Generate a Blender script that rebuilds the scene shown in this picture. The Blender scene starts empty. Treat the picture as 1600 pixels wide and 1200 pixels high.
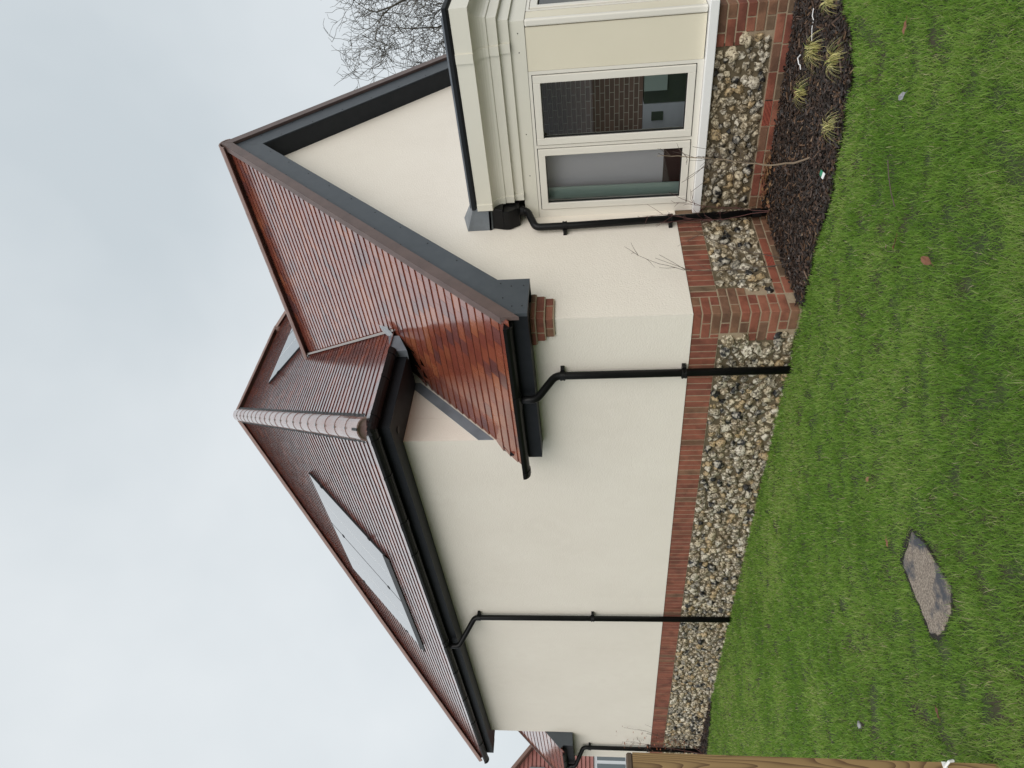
import bpy, bmesh, math, random
import numpy as np
from mathutils import Vector, Matrix, noise

random.seed(11); RNG = np.random.default_rng(11)
PI = math.pi
S = bpy.context.scene
COL = S.collection

# ------------------------------------------------------------------ camera
cam_d = bpy.data.cameras.new('camera'); cam = bpy.data.objects.new('camera', cam_d); COL.objects.link(cam)
UP_P = (0.7019058863, -0.7118359483, -0.0248537611)      # the phone was held on its side: the picture's "up" is the scene's right
RIGHT_P = (0.0628052026, 0.0966115065, -0.9933386750)
FWD = (0.7094953370, 0.6956693176, 0.1125191862)
CAM = Vector((-4.5486, -3.7352, 0.7972))
m = Matrix.Identity(4)
for i in range(3):
    m[i][0] = RIGHT_P[i]; m[i][1] = UP_P[i]; m[i][2] = -FWD[i]; m[i][3] = CAM[i]
cam.matrix_world = m
cam_d.sensor_fit = 'HORIZONTAL'; cam_d.sensor_width = 36.0; cam_d.lens = 36.0 * 1129.375 / 1600
cam_d.clip_start = 0.05; cam_d.clip_end = 500
S.camera = cam

# ------------------------------------------------------------------ overcast sky + soft sun
W = bpy.data.worlds.new('World'); S.world = W; W.use_nodes = True
wn, wl = W.node_tree.nodes, W.node_tree.links
wn.clear()
SUN_EL, SUN_AZ = math.radians(30.5), math.radians(219.5)
sky = wn.new('ShaderNodeTexSky'); sky.sky_type = 'NISHITA'; sky.sun_disc = False
sky.sun_elevation = SUN_EL; sky.sun_rotation = SUN_AZ
bg1 = wn.new('ShaderNodeBackground'); bg1.inputs['Strength'].default_value = 0.05
wl.new(sky.outputs[0], bg1.inputs['Color'])
tc = wn.new('ShaderNodeTexCoord'); nz = wn.new('ShaderNodeTexNoise')
nz.inputs['Scale'].default_value = 1.6; nz.inputs['Detail'].default_value = 5; nz.inputs['Roughness'].default_value = 0.5; nz.inputs['Distortion'].default_value = 0.15
wl.new(tc.outputs['Generated'], nz.inputs['Vector'])
cr = wn.new('ShaderNodeValToRGB')
cr.color_ramp.elements[0].position = 0.30; cr.color_ramp.elements[0].color = (0.605, 0.667, 0.708, 1)
cr.color_ramp.elements[1].position = 0.70; cr.color_ramp.elements[1].color = (0.83, 0.87, 0.895, 1)
wl.new(nz.outputs['Fac'], cr.inputs['Fac'])
bg2 = wn.new('ShaderNodeBackground'); bg2.inputs['Strength'].default_value = 0.725
wl.new(cr.outputs['Color'], bg2.inputs['Color'])
mx = wn.new('ShaderNodeMixShader'); mx.inputs[0].default_value = 0.95     # cloud cover over the blue sky
wo = wn.new('ShaderNodeOutputWorld')
wl.new(bg1.outputs[0], mx.inputs[1]); wl.new(bg2.outputs[0], mx.inputs[2]); wl.new(mx.outputs[0], wo.inputs['Surface'])

sun_d = bpy.data.lights.new('sun', 'SUN'); sun_d.energy = 1.5; sun_d.angle = math.radians(60); sun_d.color = (1.0, 0.94, 0.88)
sun = bpy.data.objects.new('sun', sun_d); COL.objects.link(sun)
sd = Vector((-0.56, -0.68, 0.52)).normalized()
sun.rotation_euler = sd.to_track_quat('Z', 'Y').to_euler()

S.view_settings.view_transform = 'Standard'; S.view_settings.look = 'None'
S.view_settings.gamma = 1.0; S.view_settings.exposure = 0.49; S.view_settings.use_curve_mapping = False
S.render.engine = 'CYCLES'
S.cycles.max_bounces = 8; S.cycles.transparent_max_bounces = 12; S.cycles.use_denoising = True

# ------------------------------------------------------------------ materials
MATS = {}
def mat(name, base, rough=0.6, var=None, vscale=4.0, bump=0.0, bscale=40.0, spec=0.5, metal=0.0, detail=4.0, coat=0.0,
        var2=None, v2scale=1.0, bdist=0.01, rvar=0.0, stretch=None, coat_ior=1.5):
    if name in MATS: return MATS[name]
    M = bpy.data.materials.new(name); M.use_nodes = True; MATS[name] = M
    n, l = M.node_tree.nodes, M.node_tree.links
    b = n['Principled BSDF']
    b.inputs['Base Color'].default_value = (*base, 1); b.inputs['Roughness'].default_value = rough
    b.inputs['Specular IOR Level'].default_value = spec; b.inputs['Metallic'].default_value = metal
    b.inputs['Coat Weight'].default_value = coat; b.inputs['Coat Roughness'].default_value = 0.10; b.inputs['Coat IOR'].default_value = coat_ior
    t = n.new('ShaderNodeNewGeometry'); vec = t.outputs['Position']
    if stretch:
        mp = n.new('ShaderNodeMapping'); mp.inputs['Scale'].default_value = stretch
        l.new(vec, mp.inputs['Vector']); vec = mp.outputs['Vector']
    colsock = None
    if var is not None:
        z = n.new('ShaderNodeTexNoise'); z.inputs['Scale'].default_value = vscale; z.inputs['Detail'].default_value = detail
        z.inputs['Roughness'].default_value = 0.6
        l.new(vec, z.inputs['Vector'])
        r = n.new('ShaderNodeValToRGB'); r.color_ramp.elements[0].position = 0.34; r.color_ramp.elements[1].position = 0.66
        r.color_ramp.elements[0].color = (*base, 1); r.color_ramp.elements[1].color = (*var, 1)
        l.new(z.outputs['Fac'], r.inputs['Fac']); colsock = r.outputs['Color']
        if rvar:
            mr = n.new('ShaderNodeMapRange'); mr.inputs['To Min'].default_value = rough - rvar; mr.inputs['To Max'].default_value = rough + rvar
            mr.inputs['From Min'].default_value = 0.3; mr.inputs['From Max'].default_value = 0.7
            l.new(z.outputs['Fac'], mr.inputs['Value']); l.new(mr.outputs[0], b.inputs['Roughness'])
    if var2 is not None:
        z2 = n.new('ShaderNodeTexNoise'); z2.inputs['Scale'].default_value = v2scale; z2.inputs['Detail'].default_value = 5
        l.new(vec, z2.inputs['Vector'])
        r2 = n.new('ShaderNodeValToRGB'); r2.color_ramp.elements[0].position = 0.48; r2.color_ramp.elements[1].position = 0.62
        l.new(z2.outputs['Fac'], r2.inputs['Fac'])
        mxc = n.new('ShaderNodeMix'); mxc.data_type = 'RGBA'
        l.new(r2.outputs['Color'], mxc.inputs[0])
        if colsock: l.new(colsock, mxc.inputs[6])
        else: mxc.inputs[6].default_value = (*base, 1)
        mxc.inputs[7].default_value = (*var2, 1); colsock = mxc.outputs[2]
    if colsock: l.new(colsock, b.inputs['Base Color'])
    if bump:
        zb = n.new('ShaderNodeTexNoise'); zb.inputs['Scale'].default_value = bscale; zb.inputs['Detail'].default_value = 4
        l.new(vec, zb.inputs['Vector'])
        bp = n.new('ShaderNodeBump'); bp.inputs['Strength'].default_value = bump; bp.inputs['Distance'].default_value = bdist
        l.new(zb.outputs['Fac'], bp.inputs['Height']); l.new(bp.outputs['Normal'], b.inputs['Normal'])
    return M

m_render = mat('cream_render', (0.84, 0.785, 0.70), 0.85, (0.80, 0.742, 0.658), 1.1, 0.55, 85, spec=0.25, bdist=0.006, var2=(0.82, 0.762, 0.678), v2scale=7)
m_lead = mat('lead_sheet', (0.13, 0.15, 0.175), 0.45, (0.185, 0.21, 0.24), 5, 0.15, 18, spec=0.6)
m_grey = mat('grey_cladding', (0.050, 0.060, 0.072), 0.5, (0.060, 0.070, 0.082), 9, 0.03, 200)
m_fasc = mat('shade_tinted_fascia', (0.013, 0.015, 0.018), 0.45, (0.017, 0.019, 0.023), 8, spec=0.12)  # grey cladding again, with the shade under the eaves put into its colour
m_soff = mat('dark_soffit', (0.012, 0.0145, 0.018), 0.55, (0.017, 0.0195, 0.0235), 8, spec=0.25)
m_black = mat('black_plastic', (0.006, 0.006, 0.0065), 0.35, (0.009, 0.009, 0.0095), 6, 0.05, 30, spec=0.18)
m_screw = mat('dark_screw', (0.008, 0.008, 0.009), 0.5)
m_verge = mat('brown_verge_plastic', (0.095, 0.062, 0.055), 0.45, (0.125, 0.082, 0.072), 7)
m_ridge = mat('ridge_clay', (0.20, 0.125, 0.105), 0.45, (0.25, 0.16, 0.135), 6, 0.08, 60)
m_hip = mat('hip_clay', (0.235, 0.150, 0.135), 0.26, (0.34, 0.25, 0.235), 5, 0.05, 60, rvar=0.06, var2=(0.24, 0.125, 0.105), v2scale=2, coat=0.8)
m_memb = mat('black_membrane', (0.022, 0.023, 0.024), 0.6, bump=0.4, bscale=30)
m_deck = mat('roof_underlay', (0.02, 0.016, 0.015), 0.8)
m_steel = mat('steel_clip', (0.55, 0.56, 0.57), 0.35, metal=0.9)
TILE_C = [(0.235, 0.064, 0.036), (0.190, 0.050, 0.033), (0.125, 0.046, 0.042), (0.290, 0.092, 0.044), (0.150, 0.050, 0.042), (0.205, 0.056, 0.035), (0.255, 0.076, 0.040)]
TILES = [mat('clay_tile_%d' % i, c, 0.24, tuple(min(1, x * 1.18) for x in c), 6, 0.05, 45, rvar=0.05, spec=0.6, coat=1.0, coat_ior=1.6) for i, c in enumerate(TILE_C)]
BR_C = [(0.215, 0.072, 0.045), (0.185, 0.062, 0.041), (0.185, 0.094, 0.056), (0.155, 0.080, 0.050), (0.235, 0.090, 0.056), (0.140, 0.090, 0.056)]
BRICKS = [mat('brick_%d' % i, c, 0.62, tuple(min(1, x * 1.35) for x in c), 11, 0.5, 70, spec=0.35, bdist=0.005,
              var2=tuple(x * 0.78 for x in c), v2scale=6) for i, c in enumerate(BR_C)]
m_mort = mat('brick_mortar', (0.30, 0.225, 0.15), 0.85, (0.36, 0.28, 0.19), 14, 0.4, 90)
m_fmort = mat('flint_mortar', (0.100, 0.076, 0.042), 0.8, (0.145, 0.112, 0.066), 6, 0.5, 60, bdist=0.008)
def flint(name, a, b, c, sc=14, cut=(0.42, 0.52)):
    M = mat(name, a, 0.40, b, sc * 2.0, 0.9, 95, spec=0.5, var2=c, v2scale=sc * 2.6, bdist=0.010, detail=6, rvar=0.12)
    return M
FLINTS = [flint('flint_white', (0.70, 0.65, 0.54), (0.52, 0.46, 0.35), (0.13, 0.10, 0.07), 16),
          flint('flint_cream', (0.54, 0.45, 0.30), (0.66, 0.58, 0.43), (0.13, 0.095, 0.055), 18),
          flint('flint_grey', (0.19, 0.165, 0.13), (0.42, 0.38, 0.30), (0.035, 0.031, 0.027), 20),
          flint('flint_mottled', (0.036, 0.030, 0.024), (0.33, 0.275, 0.185), (0.64, 0.57, 0.44), 18),
          flint('flint_black', (0.007, 0.007, 0.008), (0.022, 0.020, 0.019), (0.50, 0.46, 0.38), 8),
          flint('flint_tan', (0.36, 0.25, 0.125), (0.54, 0.42, 0.25), (0.11, 0.08, 0.045), 18),
          flint('flint_dun', (0.25, 0.19, 0.11), (0.085, 0.066, 0.040), (0.54, 0.46, 0.33), 20)]
m_air = mat('air_brick_clay', (0.36, 0.085, 0.055), 0.55, (0.42, 0.11, 0.07), 12)
m_airslot = mat('air_brick_slot', (0.03, 0.012, 0.01), 0.9)
m_cornice = mat('cream_cornice', (0.73, 0.705, 0.615), 0.38, (0.75, 0.725, 0.635), 3, 0.02, 60)
m_panel = mat('cream_panel', (0.76, 0.705, 0.565), 0.40, (0.78, 0.725, 0.585), 2, 0.02, 150)
m_upvc = mat('cream_window_frame', (0.77, 0.74, 0.67), 0.35, (0.79, 0.76, 0.69), 3)
m_sill = mat('white_sill', (0.87, 0.87, 0.86), 0.32, (0.85, 0.85, 0.85), 4)
m_gasket = mat('black_gasket', (0.012, 0.012, 0.012), 0.6)
def glassmat(name, tint, boost):
    M = bpy.data.materials.new(name); M.use_nodes = True; n, l = M.node_tree.nodes, M.node_tree.links; n.clear()
    o = n.new('ShaderNodeOutputMaterial'); mx = n.new('ShaderNodeMixShader'); tr = n.new('ShaderNodeBsdfTransparent'); gl = n.new('ShaderNodeBsdfGlossy')
    tr.inputs[0].default_value = (*tint, 1); gl.inputs['Roughness'].default_value = 0.0
    f = n.new('ShaderNodeFresnel'); f.inputs['IOR'].default_value = boost
    l.new(f.outputs[0], mx.inputs[0]); l.new(tr.outputs[0], mx.inputs[1]); l.new(gl.outputs[0], mx.inputs[2]); l.new(mx.outputs[0], o.inputs['Surface'])
    MATS[name] = M; return M
m_glass = glassmat('window_glass', (0.93, 0.96, 0.95), 1.5)
m_solar = mat('solar_glass', (0.016, 0.02, 0.032), 0.06, spec=1.0, coat=1.0)
MATS['solar_glass'].node_tree.nodes['Principled BSDF'].inputs['IOR'].default_value = 2.2
m_solarfr = mat('solar_black_frame', (0.012, 0.012, 0.013), 0.45)
m_mauve = mat('mauve_plaster', (0.78, 0.73, 0.80), 0.8)
m_roomdark = mat('room_plaster', (0.45, 0.43, 0.40), 0.85)
m_floor = mat('room_floor', (0.18, 0.13, 0.09), 0.5)
m_cab = mat('pale_blue_cabinet', (0.62, 0.66, 0.74), 0.4)
m_green = mat('dark_green_board', (0.06, 0.085, 0.065), 0.5)
m_teal = mat('pale_teal_curtain', (0.45, 0.56, 0.52), 0.8)
m_brown = mat('brown_drape', (0.055, 0.028, 0.025), 0.8)
m_wood = None

def brick_tex(name, c1, c2, mo, scale):
    M = bpy.data.materials.new(name); M.use_nodes = True; n, l = M.node_tree.nodes, M.node_tree.links
    b = n['Principled BSDF']; b.inputs['Roughness'].default_value = 0.8
    t = n.new('ShaderNodeTexCoord'); mp = n.new('ShaderNodeMapping'); mp.inputs['Rotation'].default_value = (PI / 2, 0, PI / 2)
    mp.vector_type = 'POINT'
    sx = n.new('ShaderNodeSeparateXYZ'); cx = n.new('ShaderNodeCombineXYZ'); l.new(t.outputs['Object'], sx.inputs[0])
    l.new(sx.outputs['Y'], cx.inputs['X']); l.new(sx.outputs['Z'], cx.inputs['Y'])
    k = n.new('ShaderNodeTexBrick'); k.inputs['Scale'].default_value = scale; k.inputs['Mortar Size'].default_value = 0.018
    k.inputs['Brick Width'].default_value = 0.9; k.inputs['Row Height'].default_value = 0.3
    k.inputs['Color1'].default_value = (*c1, 1); k.inputs['Color2'].default_value = (*c2, 1); k.inputs['Mortar'].default_value = (*mo, 1)
    l.new(cx.outputs[0], k.inputs['Vector']); l.new(k.outputs['Color'], b.inputs['Base Color'])
    MATS[name] = M; return M
m_inbrick = brick_tex('room_brick', (0.29, 0.18, 0.145), (0.21, 0.135, 0.11), (0.72, 0.67, 0.58), 6.3)

def grain_mat():
    M = bpy.data.materials.new('sawn_softwood'); M.use_nodes = True; n, l = M.node_tree.nodes, M.node_tree.links
    b = n['Principled BSDF']; b.inputs['Roughness'].default_value = 0.75
    t = n.new('ShaderNodeTexCoord'); mp = n.new('ShaderNodeMapping'); mp.inputs['Scale'].default_value = (1, 1, 0.13)
    l.new(t.outputs['Object'], mp.inputs['Vector'])
    nz = n.new('ShaderNodeTexNoise'); nz.inputs['Scale'].default_value = 7; nz.inputs['Detail'].default_value = 2
    l.new(mp.outputs[0], nz.inputs['Vector'])
    w = n.new('ShaderNodeMath'); w.operation = 'MULTIPLY'; w.inputs[1].default_value = 26
    l.new(nz.outputs['Fac'], w.inputs[0])
    fr = n.new('ShaderNodeMath'); fr.operation = 'FRACT'; l.new(w.outputs[0], fr.inputs[0])
    r = n.new('ShaderNodeValToRGB')
    r.color_ramp.elements[0].position = 0.0; r.color_ramp.elements[0].color = (0.30, 0.195, 0.085, 1)
    r.color_ramp.elements[1].position = 1.0; r.color_ramp.elements[1].color = (0.10, 0.05, 0.022, 1)
    e = r.color_ramp.elements.new(0.6); e.color = (0.25, 0.16, 0.068, 1)
    l.new(fr.outputs[0], r.inputs['Fac']); l.new(r.outputs['Color'], b.inputs['Base Color'])
    MATS['sawn_softwood'] = M; return M
m_wood = grain_mat()
m_endgrain = mat('post_end_grain', (0.07, 0.05, 0.035), 0.85, (0.11, 0.075, 0.05), 30)
m_bark = mat('tree_bark', (0.05, 0.042, 0.034), 0.85, (0.075, 0.068, 0.05), 4)
m_twig = mat('twig_bark', (0.095, 0.07, 0.055), 0.8)
m_twigred = mat('red_twig_bark', (0.10, 0.04, 0.035), 0.7)
m_stem = mat('shrub_stem', (0.21, 0.155, 0.105), 0.7, (0.26, 0.20, 0.14), 20)
m_copper = mat('copper_leaf', (0.33, 0.115, 0.05), 0.6, (0.22, 0.07, 0.035), 30)
m_sedge = mat('sedge_yellow', (0.52, 0.46, 0.14), 0.5, (0.60, 0.55, 0.26), 10)
m_sedge2 = mat('sedge_green', (0.24, 0.28, 0.07), 0.5)
def grassmat(name, c):
    M = bpy.data.materials.new(name); M.use_nodes = True; n, l = M.node_tree.nodes, M.node_tree.links
    b = n['Principled BSDF']; b.inputs['Base Color'].default_value = (*c, 1); b.inputs['Roughness'].default_value = 0.45; b.inputs['Specular IOR Level'].default_value = 0.3
    tr = n.new('ShaderNodeBsdfTranslucent'); tr.inputs[0].default_value = (c[0] * 1.3, c[1] * 1.25, c[2], 1)
    mx = n.new('ShaderNodeMixShader'); mx.inputs[0].default_value = 0.48
    l.new(b.outputs[0], mx.inputs[1]); l.new(tr.outputs[0], mx.inputs[2]); l.new(mx.outputs[0], n['Material Output'].inputs['Surface']); return M
GR = [grassmat('grass_%d' % i, c) for i, c in enumerate([(0.190, 0.345, 0.052), (0.275, 0.425, 0.092), (0.125, 0.255, 0.034), (0.410, 0.480, 0.185), (0.54, 0.49, 0.31)])]
m_lawn = mat('lawn_soil', (0.034, 0.052, 0.014), 0.9, (0.050, 0.066, 0.020), 5, 0.6, 40, var2=(0.05, 0.04, 0.022), v2scale=3)
m_soil = mat('bed_soil', (0.010, 0.008, 0.007), 0.85, (0.020, 0.015, 0.012), 14, 0.9, 40, bdist=0.02)
MULCH = [mat('bark_%d' % i, c, 0.55) for i, c in enumerate([(0.014, 0.009, 0.007), (0.030, 0.0175, 0.0125), (0.064, 0.035, 0.022), (0.125, 0.070, 0.038), (0.23, 0.15, 0.09)])]
m_conc = mat('pad_concrete', (0.150, 0.118, 0.095), 0.8, (0.44, 0.37, 0.30), 110, 1.0, 110, bdist=0.015, var2=(0.075, 0.078, 0.092), v2scale=9, detail=2)
m_white = mat('white_plastic', (0.80, 0.80, 0.80), 0.4)
m_tagg = mat('green_plastic', (0.03, 0.25, 0.14), 0.4)
m_leaf = mat('dead_leaf', (0.15, 0.06, 0.03), 0.6, (0.20, 0.09, 0.045), 25)
m_leafp = mat('pale_dead_leaf', (0.34, 0.23, 0.19), 0.6, (0.28, 0.18, 0.13), 25)
m_stone = mat('grey_pebble', (0.36, 0.36, 0.37), 0.6, (0.25, 0.25, 0.26), 20)

# ------------------------------------------------------------------ mesh helpers
class MB:
    def __init__(s): s.v = []; s.f = []; s.m = []
    def add(s, vs, fs, mi=0):
        o = len(s.v); s.v += [tuple(v) for v in vs]; s.f += [tuple(o + i for i in f) for f in fs]; s.m += [mi] * len(fs)
    def box(s, x0, x1, y0, y1, z0, z1, mi=0):
        s.add([(x0, y0, z0), (x1, y0, z0), (x1, y1, z0), (x0, y1, z0), (x0, y0, z1), (x1, y0, z1), (x1, y1, z1), (x0, y1, z1)],
              [(0, 3, 2, 1), (4, 5, 6, 7), (0, 1, 5, 4), (1, 2, 6, 5), (2, 3, 7, 6), (3, 0, 4, 7)], mi)
    def prism(s, pts, off, mi=0):
        n = len(pts); off = Vector(off); p = [Vector(q) for q in pts]
        nrm = Vector((0, 0, 0))
        for i in range(n): nrm += (p[i] - p[0]).cross(p[(i + 1) % n] - p[0])
        if nrm.dot(off) > 0: p.reverse()
        s.add(p + [q + off for q in p], [tuple(range(n)), tuple(range(2 * n - 1, n - 1, -1))] + [(i, i + n, (i + 1) % n + n, (i + 1) % n) for i in range(n)], mi)
    def tube(s, path, rad, k=8, mi=0, cap=True):
        P = [Vector(p) for p in path]; n = len(P)
        R = rad if isinstance(rad, (list, tuple)) else [rad] * n
        o = len(s.v); prev = None
        for i in range(n):
            d = (P[min(i + 1, n - 1)] - P[max(i - 1, 0)])
            d = d.normalized() if d.length > 1e-9 else Vector((0, 0, 1))
            if prev is None:
                a = d.cross(Vector((0, 0, 1)));
                if a.length < 1e-3: a = d.cross(Vector((1, 0, 0)))
            else: a = prev - d * prev.dot(d)
            a.normalize(); b = d.cross(a); prev = a
            for j in range(k):
                t = 2 * PI * j / k; s.v.append(tuple(P[i] + (a * math.cos(t) + b * math.sin(t)) * R[i]))
        for i in range(n - 1):
            for j in range(k):
                s.f.append((o + i * k + j, o + i * k + (j + 1) % k, o + (i + 1) * k + (j + 1) % k, o + (i + 1) * k + j)); s.m.append(mi)
        if cap:
            s.f.append(tuple(o + j for j in range(k - 1, -1, -1))); s.m.append(mi)
            s.f.append(tuple(o + (n - 1) * k + j for j in range(k))); s.m.append(mi)
    def mesh(s, name, mats, smooth=False):
        me = bpy.data.meshes.new(name); me.from_pydata(s.v, [], s.f)
        for mm in (mats if isinstance(mats, (list, tuple)) else [mats]): me.materials.append(mm)
        if any(s.m): me.polygons.foreach_set('material_index', s.m)
        if smooth: me.polygons.foreach_set('use_smooth', [True] * len(s.f))
        me.update(); return me
    def build(s, name, mats, parent=None, smooth=False, kind=None):
        return link(name, s.mesh(name, mats, smooth), parent, kind)
def link(name, me, parent=None, kind=None, mw=None):
    o = bpy.data.objects.new(name, me); COL.objects.link(o)
    if parent is not None: o.parent = parent
    if mw is not None: o.matrix_local = mw
    if kind: o['kind'] = kind
    return o
def thing(name, label, cat, loc=(0, 0, 0), rz=0, group=None):
    o = bpy.data.objects.new(name, None); COL.objects.link(o); o.location = loc; o.rotation_euler = (0, 0, rz)
    o.empty_display_size = 0.1; tag(o, label, cat, group); return o
def tag(o, label, cat, group=None):
    o['label'] = label; o['category'] = cat
    if group: o['group'] = group
    return o
def bevel(o, w=0.004, seg=1):
    md = o.modifiers.new('bevel', 'BEVEL'); md.width = w; md.segments = seg; md.limit_method = 'ANGLE'; return o

G = -0.83                 # ground level; z = 0 is the top of the brick plinth, (0, 0) the near corner of the house
E, LW = 1.468, 8.9        # the tall block's near end wall, and its far end
house = thing('house', 'cream rendered house with wet red tiled roofs above a brick and flint plinth', 'house', (0, 0, 0))

# ------------------------------------------------------------------ rendered walls
PX = -0.006
w = MB()
w.prism([(PX, -0.006, 0), (1.62, -0.006, 0), (1.62, -0.006, 1.30), (4.46, -0.006, 1.30), (4.46, -0.006, 0), (6.08, -0.006, 0), (6.08, -0.006, 1.55), (3.04, -0.006, 4.68), (PX, -0.006, 1.56)], (0, 0.3, 0))
w.build('wall', m_render, house)
w = MB()
w.prism([(PX, 0.294, 0), (PX, 10.0, 0), (PX, 10.0, 1.50), (PX, LW, 1.50), (PX, LW, 2.80), (PX, E, 2.80), (PX, E, 1.50), (PX, 0.294, 1.50)], (0.3, 0, 0))
w.build('wall', m_render, house)
w = MB(); w.box(0.296, 10.2, E, E + 0.3, 1.2, 2.80); w.build('wall', m_render, house)
w = MB(); w.box(0.296, 10.2, LW - 0.3, LW, 0, 2.80); w.box(9.9, 10.2, E + 0.3, LW - 0.3, -0.8, 2.80); w.build('wall', m_render, house)
w = MB(); w.box(5.78, 6.08, 0.296, E, -0.8, 1.5); w.box(6.0, 6.3, E + 0.3, LW - 0.3, -0.8, 2.8); w.build('wall', m_render, house)
w = MB(); w.box(0.296, 4.0, 9.7, 10.0, -0.8, 1.5); w.build('wall', m_render, house)

# ------------------------------------------------------------------ plinth: mortar backing, bricks, flints
pl = MB()
pl.box(0.008, 0.3, 0.008, 9.99, G - 0.1, -0.002)
pl.box(0.3, 1.60, 0.008, 0.3, G - 0.1, -0.002)
plinth = pl.build('plinth', m_fmort, house)
mo = MB()                                                            # lighter brick mortar behind the brickwork
mo.box(0.004, 0.02, 0.004, 9.985, -0.222, -0.003); mo.box(0.02, 1.59, 0.004, 0.02, -0.222, -0.003)
mo.box(0.004, 0.02, 0.004, 0.28, G - 0.08, -0.222); mo.box(0.02, 0.32, 0.004, 0.02, G - 0.08, -0.222); mo.box(0.32, 1.59, 0.004, 0.02, G - 0.08, -0.672)
mo.build('mortar_bed', m_mort, plinth)

def brick_mesh(dx, dy, dz, cache={}):
    k = (round(dx, 3), round(dy, 3), round(dz, 3))
    if k not in cache:
        res = []
        for mi in range(len(BRICKS)):
            bm = bmesh.new(); bmesh.ops.create_cube(bm, size=1.0)
            bmesh.ops.scale(bm, vec=(dx, dy, dz), verts=bm.verts)
            bmesh.ops.bevel(bm, geom=bm.edges[:], offset=0.0035, segments=1, affect='EDGES')
            me = bpy.data.meshes.new('brick'); bm.to_mesh(me); bm.free(); me.materials.append(BRICKS[mi]); res.append(me)
        cache[k] = res
    return cache[k]
def brick(x0, x1, y0, y1, z0, z1, parent, wts=(5, 4, 3, 2, 2, 1)):
    mi = random.choices(range(6), wts)[0]; j = 0.0012
    c = Vector(((x0 + x1) / 2 + random.uniform(-j, j), (y0 + y1) / 2 + random.uniform(-j, j), (z0 + z1) / 2))
    me = brick_mesh(x1 - x0, y1 - y0, z1 - z0)[mi]
    return link('brick', me, parent, mw=Matrix.Translation(c) @ Matrix.Rotation(random.uniform(-.004, .004), 4, 'Z'))
D = 0.10
# soldier band along the side wall and the gable
y = 0.262; k = 0
while y < 9.95 and k < 131:
    brick(0, D, y, min(y + 0.066, 9.985), -0.218, -0.004, plinth, (8, 7, 2, 1, 2, 0)); y += 0.0745; k += 1
x = 0.222
while x < 1.55:
    brick(x, min(x + 0.064, 1.60), 0, D, -0.218, -0.004, plinth, (7, 6, 2, 2, 2, 0.2)); x += 0.0745
# quoin stack at the near corner: 11 courses, stretcher and header turn about
for c in range(11):
    z1 = -0.004 - 0.075 * c; z0 = z1 - 0.064
    if c < 3: lx, ly = 0.212, 0.254
    elif c < 6: lx, ly = 0.322, 0.212
    elif c < 9: lx, ly = 0.225, 0.300
    else: lx, ly = 0.225, 0.190
    if c % 2 == 0:                                                   # stretcher shows on the side wall
        brick(0, 0.102, 0, min(0.214, ly), z0, z1, plinth)
        if ly > 0.24: brick(0, D, 0.224, ly, z0, z1, plinth)
        if lx > 0.13 and c < 9: brick(0.112, lx, 0, D, z0, z1, plinth)
    else:
        brick(0, min(0.214, lx), 0, 0.102, z0, z1, plinth)
        if lx > 0.24: brick(0.224, lx, 0, D, z0, z1, plinth)
        brick(0, D, 0.112, ly, z0, z1, plinth)
for c in (9, 10):                                                    # two base courses along the gable
    z1 = -0.004 - 0.075 * c; z0 = z1 - 0.064
    if c == 9: runs = [(0.235, 0.370), (0.380, 0.590), (0.800, 1.015), (1.025, 1.240), (1.250, 1.465), (1.475, 1.56)]
    else: runs = [(0.235, 0.450), (0.460, 0.675), (0.685, 0.900), (0.910, 1.125), (1.135, 1.350), (1.360, 1.56)]
    for (x, x2) in runs: brick(x, x2, 0, D, z0, z1, plinth, (2, 2, 4, 4, 2, 3))
def air_brick(cx0, cx1, cy0, cy1, z0, z1, along, parent):
    b = MB(); b.box(cx0 - 0.0068, cx1, cy0 - 0.0068, cy1, z0, z1, 1)
    n = 6; h = (z1 - z0) / (2 * n - 1)
    for i in range(n):
        if along == 'x': b.box(cx0, cx1, cy0 - 0.015, cy0 - 0.007, z0 + 2 * i * h, z0 + (2 * i + 1) * h)
        else: b.box(cx0 - 0.015, cx0 - 0.007, cy0, cy1, z0 + 2 * i * h, z0 + (2 * i + 1) * h)
    b.build('air_brick', [m_air, m_airslot], parent)
air_brick(0.600, 0.79, 0.008, 0.06, -0.742, -0.682, 'x', plinth)

def flint_meshes():
    out = []
    for v in range(14):
        bm = bmesh.new(); bmesh.ops.create_icosphere(bm, subdivisions=2, radius=1.0)
        off = Vector((v * 7.3, v * 3.1, v * 1.7))
        flat = Vector((random.uniform(-.6, .6), random.uniform(-.6, .6), 1)).normalized(); cut = random.uniform(0.35, 0.9)
        for q in bm.verts:
            p = q.co.copy()
            r = 1 + 0.62 * noise.noise(p * 1.15 + off) + 0.50 * noise.noise(p * 2.6 + off) + 0.18 * noise.noise(p * 5.5 + off)
            p = p * r
            dd = p.dot(flat)
            if dd > cut: p -= flat * (dd - cut) * 0.85
            q.co = p
        me = bpy.data.meshes.new('flint'); bm.to_mesh(me); bm.free()
        me.polygons.foreach_set('use_smooth', [True] * len(me.polygons)) if v % 2 else None
        out.append(me)
    return out
FM = flint_meshes()
FMM = {}
def flint_mesh(v, mi):
    if (v, mi) not in FMM:
        me = FM[v].copy(); me.name = 'flint'; me.materials.clear(); me.materials.append(FLINTS[mi]); FMM[(v, mi)] = me
    return FMM[(v, mi)]
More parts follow.
